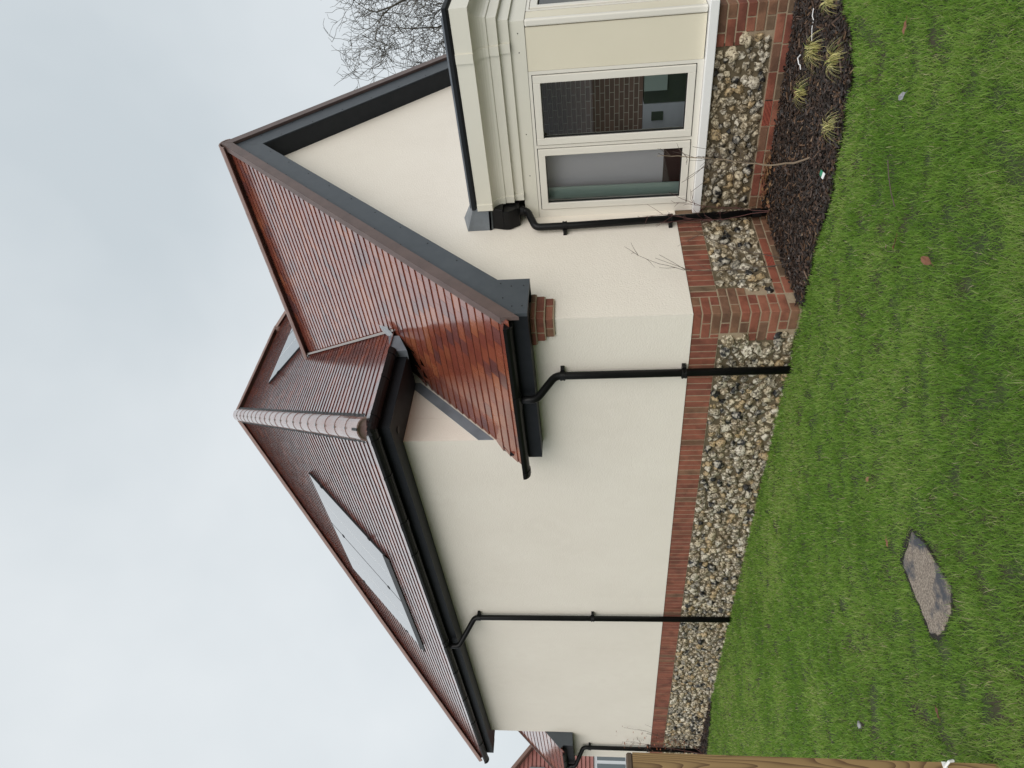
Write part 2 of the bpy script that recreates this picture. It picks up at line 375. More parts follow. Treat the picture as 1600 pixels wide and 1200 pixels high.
def scatter(inside, u0, u1, v0, v1, size, dens, seed):
    rnd = random.Random(seed); pts = []; cell = {}
    cs = size * 2.6
    tries = int((u1 - u0) * (v1 - v0) / size ** 2 * dens)
    for _ in range(tries):
        a = rnd.uniform(u0, u1); b = rnd.uniform(v0, v1); r = size * rnd.choice((0.62, 0.8, 0.9, 1.0, 1.12, 1.3))
        if not inside(a, b, r * 0.8): continue
        ci, cj = int(a / cs), int(b / cs); ok = True
        for i in (-1, 0, 1):
            for j in (-1, 0, 1):
                for (p, q, s) in cell.get((ci + i, cj + j), ()):
                    if (p - a) ** 2 + (q - b) ** 2 < ((r + s) * 0.88) ** 2: ok = False; break
                if not ok: break
            if not ok: break
        if ok: cell.setdefault((ci, cj), []).append((a, b, r)); pts.append((a, b, r))
    return pts
FP = []                                                              # (matrix, variant, material, parent, dist)
def flint_wall(inside, u0, u1, v0, v1, frame, seed, parent):
    for (a, b, r) in scatter(inside, u0, u1, v0, v1, 0.0395, 22, seed):
        rr = random.uniform(0.9, 1.2)
        ang = random.gauss(0, 0.7)
        M = frame(a, b, 0.001) @ Matrix.Rotation(ang, 4, 'Z') @ Matrix.Diagonal((r * 1.06 * rr, r * 1.0 / rr ** 0.5, r * random.uniform(0.7, 1.15), 1)) @ Matrix.Rotation(random.uniform(-.5, .5), 4, 'X')
        mi = random.choices(range(7), (3.6, 3.6, 1.8, 7.0, 4.2, 3.0, 4.4))[0]
        FP.append((M, random.randrange(len(FM)), mi, parent, (M.translation - CAM).length))
def fr_side(a, b, d): return Matrix(((0, 0, -1, -d + 0.008), (1, 0, 0, a), (0, -1, 0, b), (0, 0, 0, 1))) if False else Matrix(((0, 0, -1, 0.006), (-1, 0, 0, a), (0, 1, 0, b), (0, 0, 0, 1)))
def fr_gable(a, b, d): return Matrix(((1, 0, 0, a), (0, 0, -1, 0.006), (0, 1, 0, b), (0, 0, 0, 1)))
def in_side(a, b, r):
    lim = 0.225 if b > -0.45 else (0.315 if b > -0.675 else 0.205)
    return a - r > lim and b + r < -0.222 and a + r < 9.97
def in_gable(a, b, r):
    lim = 0.335 if b > -0.45 else 0.24
    return a - r > lim and b + r < -0.222 and a + r < 1.53 and b - r > -0.672
flint_wall(in_side, 0.2, 9.97, G - 0.05, -0.22, fr_side, 1, plinth)
flint_wall(in_gable, 0.24, 1.53, -0.675, -0.22, fr_gable, 2, plinth)

# ------------------------------------------------------------------ bay window
XB, YB, XR = 1.54, -1.79, 4.54
bp = MB()
bp.prism([(XB + 0.012, 0.004, 0), (XB + 0.012, YB + 0.012, 0), (XR - 0.012, YB + 0.012, 0), (XR - 0.012, 0.004, 0), (XR - 0.3, 0.004, 0), (XR - 0.3, YB + 0.3, 0), (XB + 0.3, YB + 0.3, 0), (XB + 0.3, 0.004, 0)], (0, 0, 0.70))
bayp = bp.build('bay_plinth', m_fmort, house)
for vv in bayp.data.vertices: vv.co.z += G - 0.08
mo = MB(); mo.box(XB + 0.005, XB + 0.02, -1.78, 0.0, G - 0.06, -0.672); mo.box(XB + 0.005, XB + 0.02, -1.784, -1.50, -0.672, -0.235)
mo.box(XB + 0.02, XR - 0.02, YB + 0.005, YB + 0.02, G - 0.06, -0.235); mo.build('mortar_bed', m_mort, bayp)
for c in range(8):
    z1 = -0.236 - 0.0745 * c; z0 = z1 - 0.0635
    if c < 6:
        ly = -1.475 if c < 3 else -1.575
        if c % 2 == 0:
            brick(XB, XB + 0.102, YB, YB + 0.207 if ly > -1.5 else ly, z0, z1, bayp, (3, 4, 4, 4, 2, 2))
            if ly > -1.5: brick(XB, XB + D, YB + 0.217, ly, z0, z1, bayp, (3, 4, 4, 4, 2, 2))
        else:
            brick(XB, XB + 0.215, YB, YB + 0.102, z0, z1, bayp, (3, 4, 4, 4, 2, 2)); brick(XB, XB + D, YB + 0.112, ly, z0, z1, bayp, (3, 4, 4, 4, 2, 2))
    else:
        if c % 2: brick(XB, XB + 0.215, YB, YB + 0.102, z0, z1, bayp, (3, 3, 4, 4, 2, 2))
        runs = [(-1.79, -1.700), (-1.690, -1.475), (-1.465, -1.250), (-1.240, -1.015), (-0.780, -0.565), (-0.555, -0.340), (-0.330, -0.115), (-0.105, -0.004)] if c == 6 else \
               [(-1.678, -1.463), (-1.453, -1.238), (-1.228, -1.013), (-1.003, -0.788), (-0.778, -0.563), (-0.553, -0.338), (-0.328, -0.113), (-0.103, -0.004)]
        for (y, y2) in runs: brick(XB, XB + D, y, y2, z0, z1, bayp, (3, 3, 4, 4, 2, 2))
    x = XB + (0.112 if c % 2 == 0 else 0.225)
    while x < 2.6:
        brick(x, x + 0.215, YB, YB + D, z0, z1, bayp, (3, 4, 4, 4, 2, 2)); x += 0.225
air_brick(XB + 0.01, XB + 0.06, -1.005, -0.79, -0.748, -0.685, 'y', bayp)
def fr_bay(a, b, d): return Matrix(((0, 0, -1, XB + 0.008), (-1, 0, 0, a), (0, 1, 0, b), (0, 0, 0, 1)))
def in_bay(a, b, r):
    lim = -1.465 if b > -0.455 else -1.565
    return a - r > lim and a + r < -0.01 and b + r < -0.22 and b - r > -0.672
flint_wall(in_bay, -1.58, 0, -0.675, -0.215, fr_bay, 3, bayp)

FP.sort(key=lambda t: t[4])
rest = {}
for i, (M, v, mi, par, d) in enumerate(FP):
    if i < 300: link('flint', flint_mesh(v, mi), par, mw=M)
    else: rest.setdefault(par.name, (par, []))[1].append((M, v, mi))
for par, L in rest.values():
    vs, fs, ms = [], [], []; o = 0
    base = [(np.array([q.co[:] for q in me.vertices]), np.array([p.vertices[:] for p in me.polygons])) for me in FM]
    for (M, v, mi) in L:
        A = np.array(M); V, F_ = base[v]; vs.append(V @ A[:3, :3].T + A[:3, 3]); fs.append(F_ + o); ms += [mi] * len(F_); o += len(V)
    me = bpy.data.meshes.new('flint'); me.from_pydata(np.vstack(vs).tolist(), [], np.vstack(fs).tolist())
    for q in FLINTS: me.materials.append(q)
    me.polygons.foreach_set('material_index', ms); me.polygons.foreach_set('use_smooth', [True] * len(ms)); me.update()
    link('flint', me, par, 'stuff')

# sill, panels, windows of the bay
s = MB()
s.prism([(XB - 0.055, 0.0, -0.158), (XB - 0.055, YB - 0.055, -0.158), (XR + 0.055, YB - 0.055, -0.158), (XR + 0.055, 0.0, -0.158), (XR - 0.1, 0.0, -0.158), (XR - 0.1, YB + 0.1, -0.158), (XB + 0.1, YB + 0.1, -0.158), (XB + 0.1, 0.0, -0.158)], (0, 0, -0.072))
bevel(s.build('window_sill', m_sill, house), 0.006, 2)
p = MB(); p.box(XB + 0.002, XB + 0.07, -1.738, -1.392, -0.150, 1.276)
bay_panel = p.build('bay_panel', m_panel, house)
p = MB(); p.box(XB + 0.07, XB + 0.215, YB + 0.002, YB + 0.07, -0.150, 1.276); p.build('bay_panel', m_panel, house)
p = MB(); p.box(XB - 0.008, XB + 0.045, YB - 0.008, YB + 0.045, -0.152, 1.276); bevel(p.build('corner_bead', m_upvc, house), 0.012, 3)
def win(y0, y1, z0, z1, sashes, axis, plane, parent):
    """frame in the plane; axis 'y' = side face (faces -x), 'x' = front face (faces -y)"""
    def bx(b, a0, a1, z_0, z_1, d0, d1, mi=0):
        if axis == 'y': b.box(plane + d0, plane + d1, a0, a1, z_0, z_1, mi)
        else: b.box(a0, a1, plane + d0, plane + d1, z_0, z_1, mi)
    f = MB(); edges = [y0] + [e for sh in sashes for e in sh] + [y1]
    bx(f, y0, y1, sashes and z1 - 0.024, z1, 0, 0.07); bx(f, y0, y1, z0, z0 + 0.052, 0, 0.07)
    for i in range(0, len(edges), 2): bx(f, edges[i], edges[i + 1], z0 + 0.052, z1 - 0.024, 0, 0.07)
    fo = f.build('window', m_upvc, parent)
    g = MB()
    for (a, b) in sashes: bx(g, a, b, z0 + 0.052, z0 + 0.06, 0.012, 0.07); bx(g, a, b, z1 - 0.032, z1 - 0.024, 0.012, 0.07); bx(g, a, a + 0.008, z0 + 0.06, z1 - 0.032, 0.012, 0.07); bx(g, b - 0.008, b, z0 + 0.06, z1 - 0.032, 0.012, 0.07)
    g.build('gasket', m_gasket, fo)
    for (a, b) in sashes:
        sa = MB(); A, B, Z0, Z1 = a + 0.008, b - 0.008, z0 + 0.06, z1 - 0.032; t = 0.062
        bx(sa, A, A + t, Z0, Z1, -0.012, 0.06); bx(sa, B - t, B, Z0, Z1, -0.012, 0.06)
        bx(sa, A + t, B - t, Z0, Z0 + t, -0.0115, 0.06); bx(sa, A + t, B - t, Z1 - t, Z1, -0.0115, 0.06)
        bevel(sa.build('sash', m_upvc, fo), 0.003)
        gl = MB(); A, B, Z0, Z1 = A + t, B - t, Z0 + t, Z1 - t
        bx(gl, A, B, Z0, Z0 + 0.006, 0.005, 0.03); bx(gl, A, B, Z1 - 0.006, Z1, 0.005, 0.03); bx(gl, A, A + 0.006, Z0 + 0.006, Z1 - 0.006, 0.005, 0.03); bx(gl, B - 0.006, B, Z0 + 0.006, Z1 - 0.006, 0.005, 0.03)
        gl.build('glazing_seal', m_gasket, fo)
        q = MB()
        if axis == 'y': q.add([(plane + 0.02, A, Z0), (plane + 0.02, A, Z1), (plane + 0.02, B, Z1), (plane + 0.02, B, Z0)], [(0, 1, 2, 3)])
        else: q.add([(A, plane + 0.02, Z0), (B, plane + 0.02, Z0), (B, plane + 0.02, Z1), (A, plane + 0.02, Z1)], [(0, 1, 2, 3)])
        q.build('pane', m_glass, fo)
    return fo
win(-1.390, -0.004, -0.156, 1.276, [(-1.362, -0.734), (-0.708, -0.086)], 'y', XB, house)
win(1.765, 4.44, -0.156, 1.276, [(1.80, 2.42), (2.45, 3.06), (3.09, 3.70), (3.73, 4.40)], 'x', YB, house)
b = MB(); b.box(XR - 0.07, XR, YB + 0.05, 0, -0.156, 1.276); b.build('bay_panel', m_panel, house)

# cornice: stepped and coved profile mitred round the bay
prof = [(0.0, 1.279), (0.004, 1.279), (0.004, 1.404), (0.028, 1.404), (0.028, 1.492), (0.064, 1.494), (0.064, 1.572)]
for i in range(9):
    a = i / 8 * PI / 2; prof.append((0.074 + 0.104 * (1 - math.cos(a)) , 1.575 + 0.112 * math.sin(a)))
prof += [(0.188, 1.690), (0.188, 1.832), (0.168, 1.836), (0.0, 1.838)]
Y0C = -0.236
def sweep(prof, name, m, y_start, parent, smooth=False):
    b = MB(); n = len(prof)
    vs = []
    for (t, z) in prof: vs.append((XB - t, y_start, z))
    for (t, z) in prof: vs.append((XB - t, YB - t, z))
    for (t, z) in prof: vs.append((XR + t, YB - t, z))
    for (t, z) in prof: vs.append((XR + t, y_start, z))
    fs = []
    for k in range(3):
        for i in range(n - 1): fs.append((k * n + i, k * n + i + 1, (k + 1) * n + i + 1, (k + 1) * n + i))
    fs.append(tuple(range(n - 1, -1, -1))); fs.append(tuple(range(3 * n, 4 * n)))
    b.add(vs, fs); return b.build(name, m, parent)
corn = sweep(prof, 'cornice', m_cornice, Y0C, house)
fz = MB(); fz.box(XB - 0.004, XB + 0.07, Y0C, -0.008, 1.279, 1.404); fz.build('frieze_end', m_cornice, corn)
gut = MB()
gp = [(0.17, 1.838), (0.190, 1.846), (0.200, 1.856), (0.202, 1.882), (0.19, 1.888), (0.10, 1.889), (0.0, 1.90)]
sweep(gp, 'roof_edge_trim', m_soff, Y0C, corn)
def strap(y0, y1, t0=0.013):
    b = MB(); n = len(prof); P = [(t + (t0 if 2 <= i < n - 1 else 0), z) for i, (t, z) in enumerate(prof)][2:-1]
    k = len(P); vs = [(XB - t, y0, z) for t, z in P] + [(XB - t, y1, z) for t, z in P] + [(XB - t + 0.02, y0, z) for t, z in P] + [(XB - t + 0.02, y1, z) for t, z in P]
    fs = [(i, i + 1, k + i + 1, k + i) for i in range(k - 1)] + [(i + 1, i, 2 * k + i, 2 * k + i + 1) for i in range(k - 1)] + [(k + i, k + i + 1, 3 * k + i + 1, 3 * k + i) for i in range(k - 1)]
    fs += [(0, k, 3 * k, 2 * k), (k - 1, 2 * k + k - 1, 4 * k - 1, 2 * k - 1)]
    b.add(vs, fs); b.build('joint_strap', m_cornice, corn)
strap(-1.64, -1.565); strap(Y0C - 0.05, Y0C + 0.012)
for yy in (-1.70, -1.55, -0.85, -0.45):
    b = MB(); b.tube([(XB - 0.0035, yy, 1.335), (XB - 0.0055, yy, 1.335)], 0.005, 8); b.build('nail_head', m_gasket, corn)
r = MB(); r.prism([(XB - 0.10, Y0C, 1.888), (XB - 0.10, YB - 0.10, 1.888), (XR + 0.10, YB - 0.10, 1.888), (XR + 0.10, Y0C, 1.888), (XR, 0, 1.90), (XB, 0, 1.90)], (0, 0, 0.03)); r.build('flat_roof', m_lead, house)
# lead closing the gap between the cornice and the gable, and the hopper below
l_ = MB(); l_.prism([(1.352, -0.007, 1.725), (1.352, -0.007, 1.955), (1.352, -0.245, 1.872), (1.352, -0.245, 1.712)], (0.03, 0, 0))
l_.prism([(1.352, -0.007, 1.725), (1.352, -0.245, 1.712), (1.545, -0.245, 1.60), (1.545, -0.007, 1.60)], (0, 0, 0.02))
l_.prism([(1.35, -0.008, 1.955), (1.60, -0.008, 2.02), (1.60, -0.24, 1.90), (1.35, -0.25, 1.876)], (0, 0, -0.02))
l_.build('lead_flashing', m_lead, house)
hp = MB()
hp.prism([(1.335, -0.012, 1.60), (1.335, -0.012, 1.545), (1.40, -0.012, 1.455), (1.52, -0.012, 1.455), (1.545, -0.012, 1.60)], (0, -0.19, 0))
hp.prism([(1.375, -0.012, 1.72), (1.335, -0.012, 1.598), (1.54, -0.012, 1.598), (1.54, -0.012, 1.72)], (0, -0.215, 0))
bevel(hp.build('rainwater_hopper', m_black, house), 0.008, 2)

# ------------------------------------------------------------------ room seen through the bay glass
rm = MB()
rm.box(1.62, 5.78, -1.72, 4.0, -0.85, -0.80); rm.build('room_floor', m_floor, house)
rm = MB(); rm.box(1.60, 4.48, -1.72, -0.01, 1.29, 1.33); rm.box(0.3, 5.78, 0.3, E, 1.42, 1.46); rm.build('room_ceiling', m_roomdark, house)
rm = MB(); rm.box(0.3, 5.70, E - 0.02, E - 0.001, -0.8, 1.42); rm.build('room_wall', m_roomdark, house)
rm = MB(); rm.box(2.62, 2.72, -1.25, -0.26, 0.245, 1.288); rm.build('chimney_breast', m_inbrick, house)
rm = MB(); rm.box(1.80, 1.86, -0.54, -0.012, 0.10, 1.285); rm.build('room_partition', m_mauve, house)
rm = MB(); rm.box(1.79, 1.87, -0.54, -0.012, -0.8, 0.10); rm.build('room_dado', m_brown, house)
rm = MB(); rm.box(2.56, 2.75, -0.595, -0.28, -0.8, 0.243); rm.box(2.548, 2.56, -0.52, -0.43, 0.045, 0.16, 1); rm.build('cabinet', [m_cab, m_green], house)
rm = MB(); rm.box(2.57, 2.74, -1.25, -0.60, -0.8, 0.235); rm.build('green_board', m_green, house)
rm = MB(); rm.box(2.53, 2.555, -1.15, -0.74, 0.02, 0.24); rm.build('pale_panel', m_teal, house)
rm = MB()
for i in range(9): rm.tube([(1.68, -0.12 - 0.012 * i, -0.12), (1.69, -0.12 - 0.013 * i, 1.25)], 0.012, 6)
rm.build('curtain', m_teal, house)

# ------------------------------------------------------------------ roofs
TILE_PARTS = []
def tmesh(V):
    me = bpy.data.meshes.new('roof_tile'); me.from_pydata(V, [], BOXF); me.update(); return me
BOXF = [(0, 3, 2, 1), (4, 5, 6, 7), (0, 1, 5, 4), (1, 2, 6, 5), (2, 3, 7, 6), (3, 0, 4, 7)]
def tiles(O, a, sdir, S_len, lim, gauge=0.1, wid=0.166, seed=0, s_start=0.0, skip=None, wts=(4, 4, 1.2, 2, 2.2, 4, 3)):
    """courses up the slope; lim(s) -> (amin, amax) along the eave"""
    O, a, sdir = Vector(O), Vector(a).normalized(), Vector(sdir).normalized(); n = a.cross(sdir)
    if n.z < 0: n = -n
    rnd = random.Random(seed); out = []
    nc = int((S_len - s_start) / gauge)
    for c in range(nc):
        s0 = s_start + c * gauge - (0.03 if c == 0 else 0); s1 = min(s0 + gauge + 0.055 + (0.03 if c == 0 else 0), S_len)
        lo0, hi0 = lim(s0); lo1, hi1 = lim(s1)
        if max(hi0 - lo0, hi1 - lo1) < 0.03: continue
        A = min(lo0, lo1); Bm = max(hi0, hi1)
        i0 = math.floor(A / wid) - 1; i1 = math.ceil(Bm / wid) + 1
        for i in range(i0, i1):
            x0 = (i + 0.5 * (c % 2)) * wid + 0.0012; x1 = x0 + wid - 0.0024
            if skip and skip((x0 + x1) / 2, (s0 + s1) / 2): continue
            p = [max(x0, lo0), min(x1, hi0), min(x1, hi1), max(x0, lo1)]
            if p[1] - p[0] < 0.004 and p[2] - p[3] < 0.004: continue
            p[1] = max(p[1], p[0] + 0.002); p[2] = max(p[2], p[3] + 0.002)
            h0 = 0.0225 + rnd.uniform(-0.0005, 0.0005); h1 = 0.010; t = 0.0052; js = rnd.uniform(-0.0010, 0.0010)
            V = []
            for up in (0, 1):
                for (aa, ss, hh) in ((p[0], s0 + js, h0), (p[1], s0 + js, h0 + rnd.uniform(-.0004, .0004)), (p[2], s1, h1), (p[3], s1, h1)):
                    V.append(O + a * aa + sdir * ss + n * (hh - (0 if up else t)))
            out.append((V, rnd.choices(range(len(TILES)), wts)[0]))
    return out
def stuff_tiles(L, parent):
    b = MB()
    for V, mi in L: b.add(V, BOXF, mi)
    b.build('roof_tile', TILES, parent, kind='stuff')

TP = 1.045; CW = 1 / math.sqrt(1 + TP * TP)                           # the wing's pitch
XRD, ZRD = 3.04, 4.95
WO = Vector((-0.275, 0, ZRD - (XRD + 0.275) * TP - 0.031 / CW))       # under the tiles at the eave
def wx(s): return WO.x + s * CW
def wz(s): return ZRD - (XRD - wx(s)) * TP
WS = (XRD - WO.x) / CW
TM = 1.012; CM = 1 / math.sqrt(1 + TM * TM)
def wlim(s):
    z = wz(s); X = wx(s)
    if X < -0.03: hi = 1.545
    elif z < 2.60: hi = 1.455
    elif z < 2.90: hi = 1.02 if X > 0.72 else 1.455
    else: hi = 0.95 + (z - 2.87) / TM
    return (-0.245, hi)
wing_roof = MB()
wing_roof.add([(WO.x + 0.02, -0.23, WO.z - 0.01), (XRD, -0.23, ZRD - 0.06), (XRD, 3.05, ZRD - 0.06), (WO.x + 0.02, 1.5, WO.z - 0.01)], [(0, 1, 2, 3)])
wing_roof.add([(2 * XRD - WO.x - 0.02, -0.23, WO.z - 0.01), (2 * XRD - WO.x - 0.02, 3.4, WO.z - 0.01), (XRD, 3.4, ZRD - 0.06), (XRD, -0.23, ZRD - 0.06)], [(0, 1, 2, 3)])
roof_w = wing_roof.build('roof', m_deck, house)
TL = tiles(WO, (0, 1, 0), (CW, 0, TP * CW), WS - 0.03, wlim, seed=4)
def vis(t):
    c = sum((Vector(v) for v in t[0]), Vector()) / 8; return (c - CAM).length
TL.sort(key=vis)
near, far_ = TL[:300], TL[300:]
cache = {}
for V, mi in near:
    V = [Vector(v) for v in V]; c = sum(V, Vector()) / 8
    key = (mi,) + tuple(round(x, 3) for v in V for x in (v - c))
    if key not in cache:
        me = tmesh([v - c for v in V]); me.materials.append(TILES[mi]); cache[key] = me
    link('roof_tile', cache[key], roof_w, mw=Matrix.Translation(c))
stuff_tiles(far_, roof_w)
O2 = Vector((2 * XRD - WO.x, 0, WO.z))
stuff_tiles(tiles(O2, (0, 1, 0), (-CW, 0, TP * CW), WS - 0.03, lambda s: (-0.245, 2.9), seed=5), roof_w)

# ridge tiles of the wing
def half_round(p0, p1, r, mname, mtl, parent, ang=PI * 1.05, lift=0.0, taper=0.92, k=9, flat=1.0):
    p0, p1 = Vector(p0), Vector(p1); d = (p1 - p0).normalized(); side = d.cross(Vector((0, 0, 1))).normalized(); up = side.cross(d)
    b = MB(); vs = []
    for (p, rr) in ((p0, r), (p1, r * taper)):
        for th in (0, 0.016):
            for j in range(k):
                t = -ang / 2 + ang * j / (k - 1)
                vs.append(p + side * math.sin(t) * (rr - th) + up * (math.cos(t) * (rr - th) * flat + lift))
    fs = []
    for j in range(k - 1):
        fs += [(j, j + 1, 2 * k + j + 1, 2 * k + j), (k + j + 1, k + j, 3 * k + j, 3 * k + j + 1), (j + 1, j, k + j, k + j + 1), (2 * k + j, 2 * k + j + 1, 3 * k + j + 1, 3 * k + j)]
    fs += [(0, 2 * k, 3 * k, k), (k - 1, 2 * k - 1, 4 * k - 1, 3 * k - 1)]
    b.add(vs, fs); return b.build(mname, mtl, parent, smooth=False)
yy = -0.262
while yy < 2.95:
    half_round((XRD, yy, ZRD - 0.078), (XRD, min(yy + 0.44, 3.02), ZRD - 0.078), 0.118, 'ridge_tile', m_ridge, roof_w, ang=PI * 0.86, taper=0.985, k=7); yy += 0.435
# verges, barge boards, soffits, boxed eave of the gable
def slope_strip(n0, n1, y0, y1, name, mtl, parent, side, x_from, x_to, beveled=False):
    """board following the gable slope: n0..n1 are depths below the tile plane measured square to it"""
    b = MB(); pts = []
    for (x_, nn) in ((x_from, n0), (x_to, n0), (x_to, n1), (x_from, n1)):
        z_ = ZRD - (XRD - x_) * TP - nn / CW
        xx = x_ if side > 0 else 2 * XRD - x_
        pts.append((xx, y0, z_))
    b.prism(pts, (0, y1 - y0, 0)); o = b.build(name, mtl, parent); return o
for side in (1, -1):
    slope_strip(-0.012, 0.085, -0.268, -0.236, 'verge_trim', m_verge, roof_w, side, -0.285, XRD - 0.002)
    slope_strip(-0.016, -0.011, -0.268, -0.20, 'verge_cap', m_verge, roof_w, side, -0.285, XRD - 0.002)
    bb = slope_strip(0.06, 0.325, -0.232, -0.212, 'barge_board', m_grey, house, side, 0.23 if side > 0 else -0.2, XRD - 0.0005)
    slope_strip(0.325, 0.335, -0.222, 0.0, 'soffit', m_soff, house, side, 0.24, XRD)
    for i in range(9):
        for dn in (0.115, 0.285):
            xx = 0.55 + i * 0.285
            if xx > XRD - 0.05: continue
            X = xx if side > 0 else 2 * XRD - xx; z_ = ZRD - (XRD - xx) * TP - dn / CW
            q = MB(); q.tube([(X, -0.2315, z_), (X, -0.2345, z_)], 0.0065, 8); q.build('screw', m_screw, bb)
fasc = MB()
zb = 1.295
fasc.prism([(-0.205, -0.236, zb), (0.242, -0.236, zb), (0.242, -0.236, 1.565), (0.242, -0.236, 1.90), (-0.205, -0.236, 1.455)], (0, 0.03, 0))
fasc.box(0.222, 0.242, -0.206, -0.007, zb, 1.56)
ex = fasc.build('boxed_eave', m_grey, house)
for (xx, zz) in ((-0.11, 1.34), (0.15, 1.34), (-0.11, 1.42), (0.15, 1.44), (0.0, 1.50), (0.19, 1.53)):
    q = MB(); q.tube([(xx, -0.2355, zz), (xx, -0.2385, zz)], 0.006, 8); q.build('screw', m_screw, ex)
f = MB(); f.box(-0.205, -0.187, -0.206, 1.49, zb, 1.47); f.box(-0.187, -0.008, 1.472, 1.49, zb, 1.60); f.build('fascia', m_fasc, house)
f = MB(); f.box(-0.187, -0.007, -0.206, 1.472, zb + 0.001, zb + 0.010); f.build('soffit', m_soff, house)
# corbelled brick kneeler under the boxed eave
cb = MB(); cb.box(-0.02, 0.20, -0.02, 0.14, 1.12, zb); corb = cb.build('brick_corbel', m_mort, house)
for c, (z0, z1, p, lx, ly) in enumerate(((1.115, 1.178, 0.030, 0.234, 0.165), (1.187, 1.250, 0.052, 0.238, 0.187), (1.259, 1.294, 0.074, 0.244, 0.21))):
    cm = MB(); cm.box(-p + 0.003, lx - 0.004, -p + 0.003, 0.03, z0 - 0.011, z1); cm.box(-p + 0.003, 0.03, 0.03, ly - 0.004, z0 - 0.011, z1); cm.build('mortar_bed', m_mort, corb)
    if c % 2 == 0:
        brick(-p, 0.133, -p, 0.072, z0, z1, corb, (2, 3, 4, 2, 2, 0)); brick(0.143, lx, -p, 0.06, z0, z1, corb, (2, 3, 4, 2, 2, 0)); brick(-p, 0.06, 0.082, ly, z0, z1, corb, (2, 3, 4, 2, 2, 0))
    else:
        brick(-p, 0.04, -p, 0.10, z0, z1, corb, (2, 3, 4, 2, 2, 0)); brick(0.05, lx, -p, 0.06, z0, z1, corb, (2, 3, 4, 2, 2, 0)); brick(-p, 0.06, 0.11, ly, z0, z1, corb, (2, 3, 4, 2, 2, 0))

# the tall block
XE, YE0, YE1, ZE = -0.30, 0.95, 9.37, 2.87
HW = (YE1 - YE0) / 2; YM = YE0 + HW; ZM = ZE + HW * TM; XA = XE + HW; XA2 = 6.28
MS = HW / CM
dn = 0.031 / CM
rb = MB(); q = 0.04
rb.add([(XE + 0.02, YE0 + 0.02, ZE - q), (XE + 0.02, YE1 - 0.02, ZE - q), (XA, YM, ZM - q), (XA2, YM, ZM - q), (10.5, YE0, ZE - q), (10.5, YE1, ZE - q)],
       [(1, 0, 2), (0, 4, 3, 2), (5, 1, 2, 3), (4, 5, 3)])
roof_m = rb.build('roof', m_deck, house)
PA = (3.955, 6.455, 0.86, 2.76)                                       # solar array on the side slope: y0, y1, s0, s1
PB = (3.66, 6.06, 2.72, 4.60)                                         # on the end slope: x0, x1, s0, s1
OA = Vector((XE, 0, ZE - dn))
stuff_tiles(tiles(OA, (0, 1, 0), (CM, 0, TM * CM), MS - 0.02, lambda s: (YE0 + s * CM, YE1 - s * CM), seed=6, wts=(0.6, 3, 6, 0, 6, 1.5, 0),
                  skip=lambda a, s_: PA[0] + .08 < a < PA[1] - .08 and PA[2] + .06 < s_ < PA[3] - .08), roof_m)
OB = Vector((0, YE0, ZE - dn))
def blim(s):
    z = ZE + s * CM * TM
    if z < ZRD - 0.02: return (XE + s * CM, XRD - (ZRD - z) / TP - 0.02)
    return (XE + s * CM, 10.5 - s * CM)
stuff_tiles(tiles(OB, (1, 0, 0), (0, CM, TM * CM), MS - 0.02, blim, seed=7, wts=(0.6, 3, 6, 0, 6, 1.5, 0),
                  skip=lambda a, s_: PB[0] + .08 < a < PB[1] - .08 and PB[2] + .06 < s_ < PB[3] - .08), roof_m)
stuff_tiles(tiles(Vector((0, YE1, ZE - dn)), (1, 0, 0), (0, -CM, TM * CM), MS - 0.02, lambda s: (XE + s * CM, 10.5 - s * CM), gauge=0.1, wid=0.166, seed=8), roof_m)
# hip: half-round tiles with clips over a black membrane
def along(p, q_, t): return Vector(p).lerp(Vector(q_), t)
h1 = Vector((XA, YM, ZM)); h0 = Vector((XE, YE0, ZE)).lerp(h1, -0.003)
Lh = (h1 - h0).length; nh = 20
for i in range(nh):
    a0 = along(h0, h1, i / nh - 0.002); a1 = along(h0, h1, (i + 1.12) / nh)
    t_ = half_round(a0, a1, 0.112, 'hip_tile', m_hip, roof_m, ang=PI * 1.0, lift=-0.022, taper=0.945, k=11, flat=0.86)
    up = Vector((-1, -1, 2.02)).normalized()
    if i > 0:
        c = a0 + up * 0.081; dd = (h1 - h0).normalized()
        k_ = MB(); sd_ = dd.cross(up).normalized()
        k_.prism([c + sd_ * 0.012 - dd * 0.016, c + sd_ * 0.012 + dd * 0.012, c - sd_ * 0.012 + dd * 0.012, c - sd_ * 0.012 - dd * 0.016], up * -0.014); k_.build('hip_clip', m_steel, roof_m)
ep = MB(); dd = (h1 - h0).normalized(); side_ = dd.cross(Vector((0, 0, 1))).normalized(); upp = side_.cross(dd)
ep.prism([h0 + dd * 0.004 + side_ * math.sin(t) * 0.103 + upp * (math.cos(t) * 0.085 - 0.025) for t in [(-PI / 2 + PI * i / 12) for i in range(13)]], dd * 0.02); ep.build('hip_end_plug', m_hip, roof_m)
k_ = MB(); c = h0 + up * 0.078; sd_ = dd.cross(up).normalized()
k_.prism([c + sd_ * 0.012 - dd * 0.05, c + sd_ * 0.012 + dd * 0.10, c - sd_ * 0.012 + dd * 0.10, c - sd_ * 0.012 - dd * 0.05], up * 0.006); k_.build('hip_iron', m_black, roof_m)
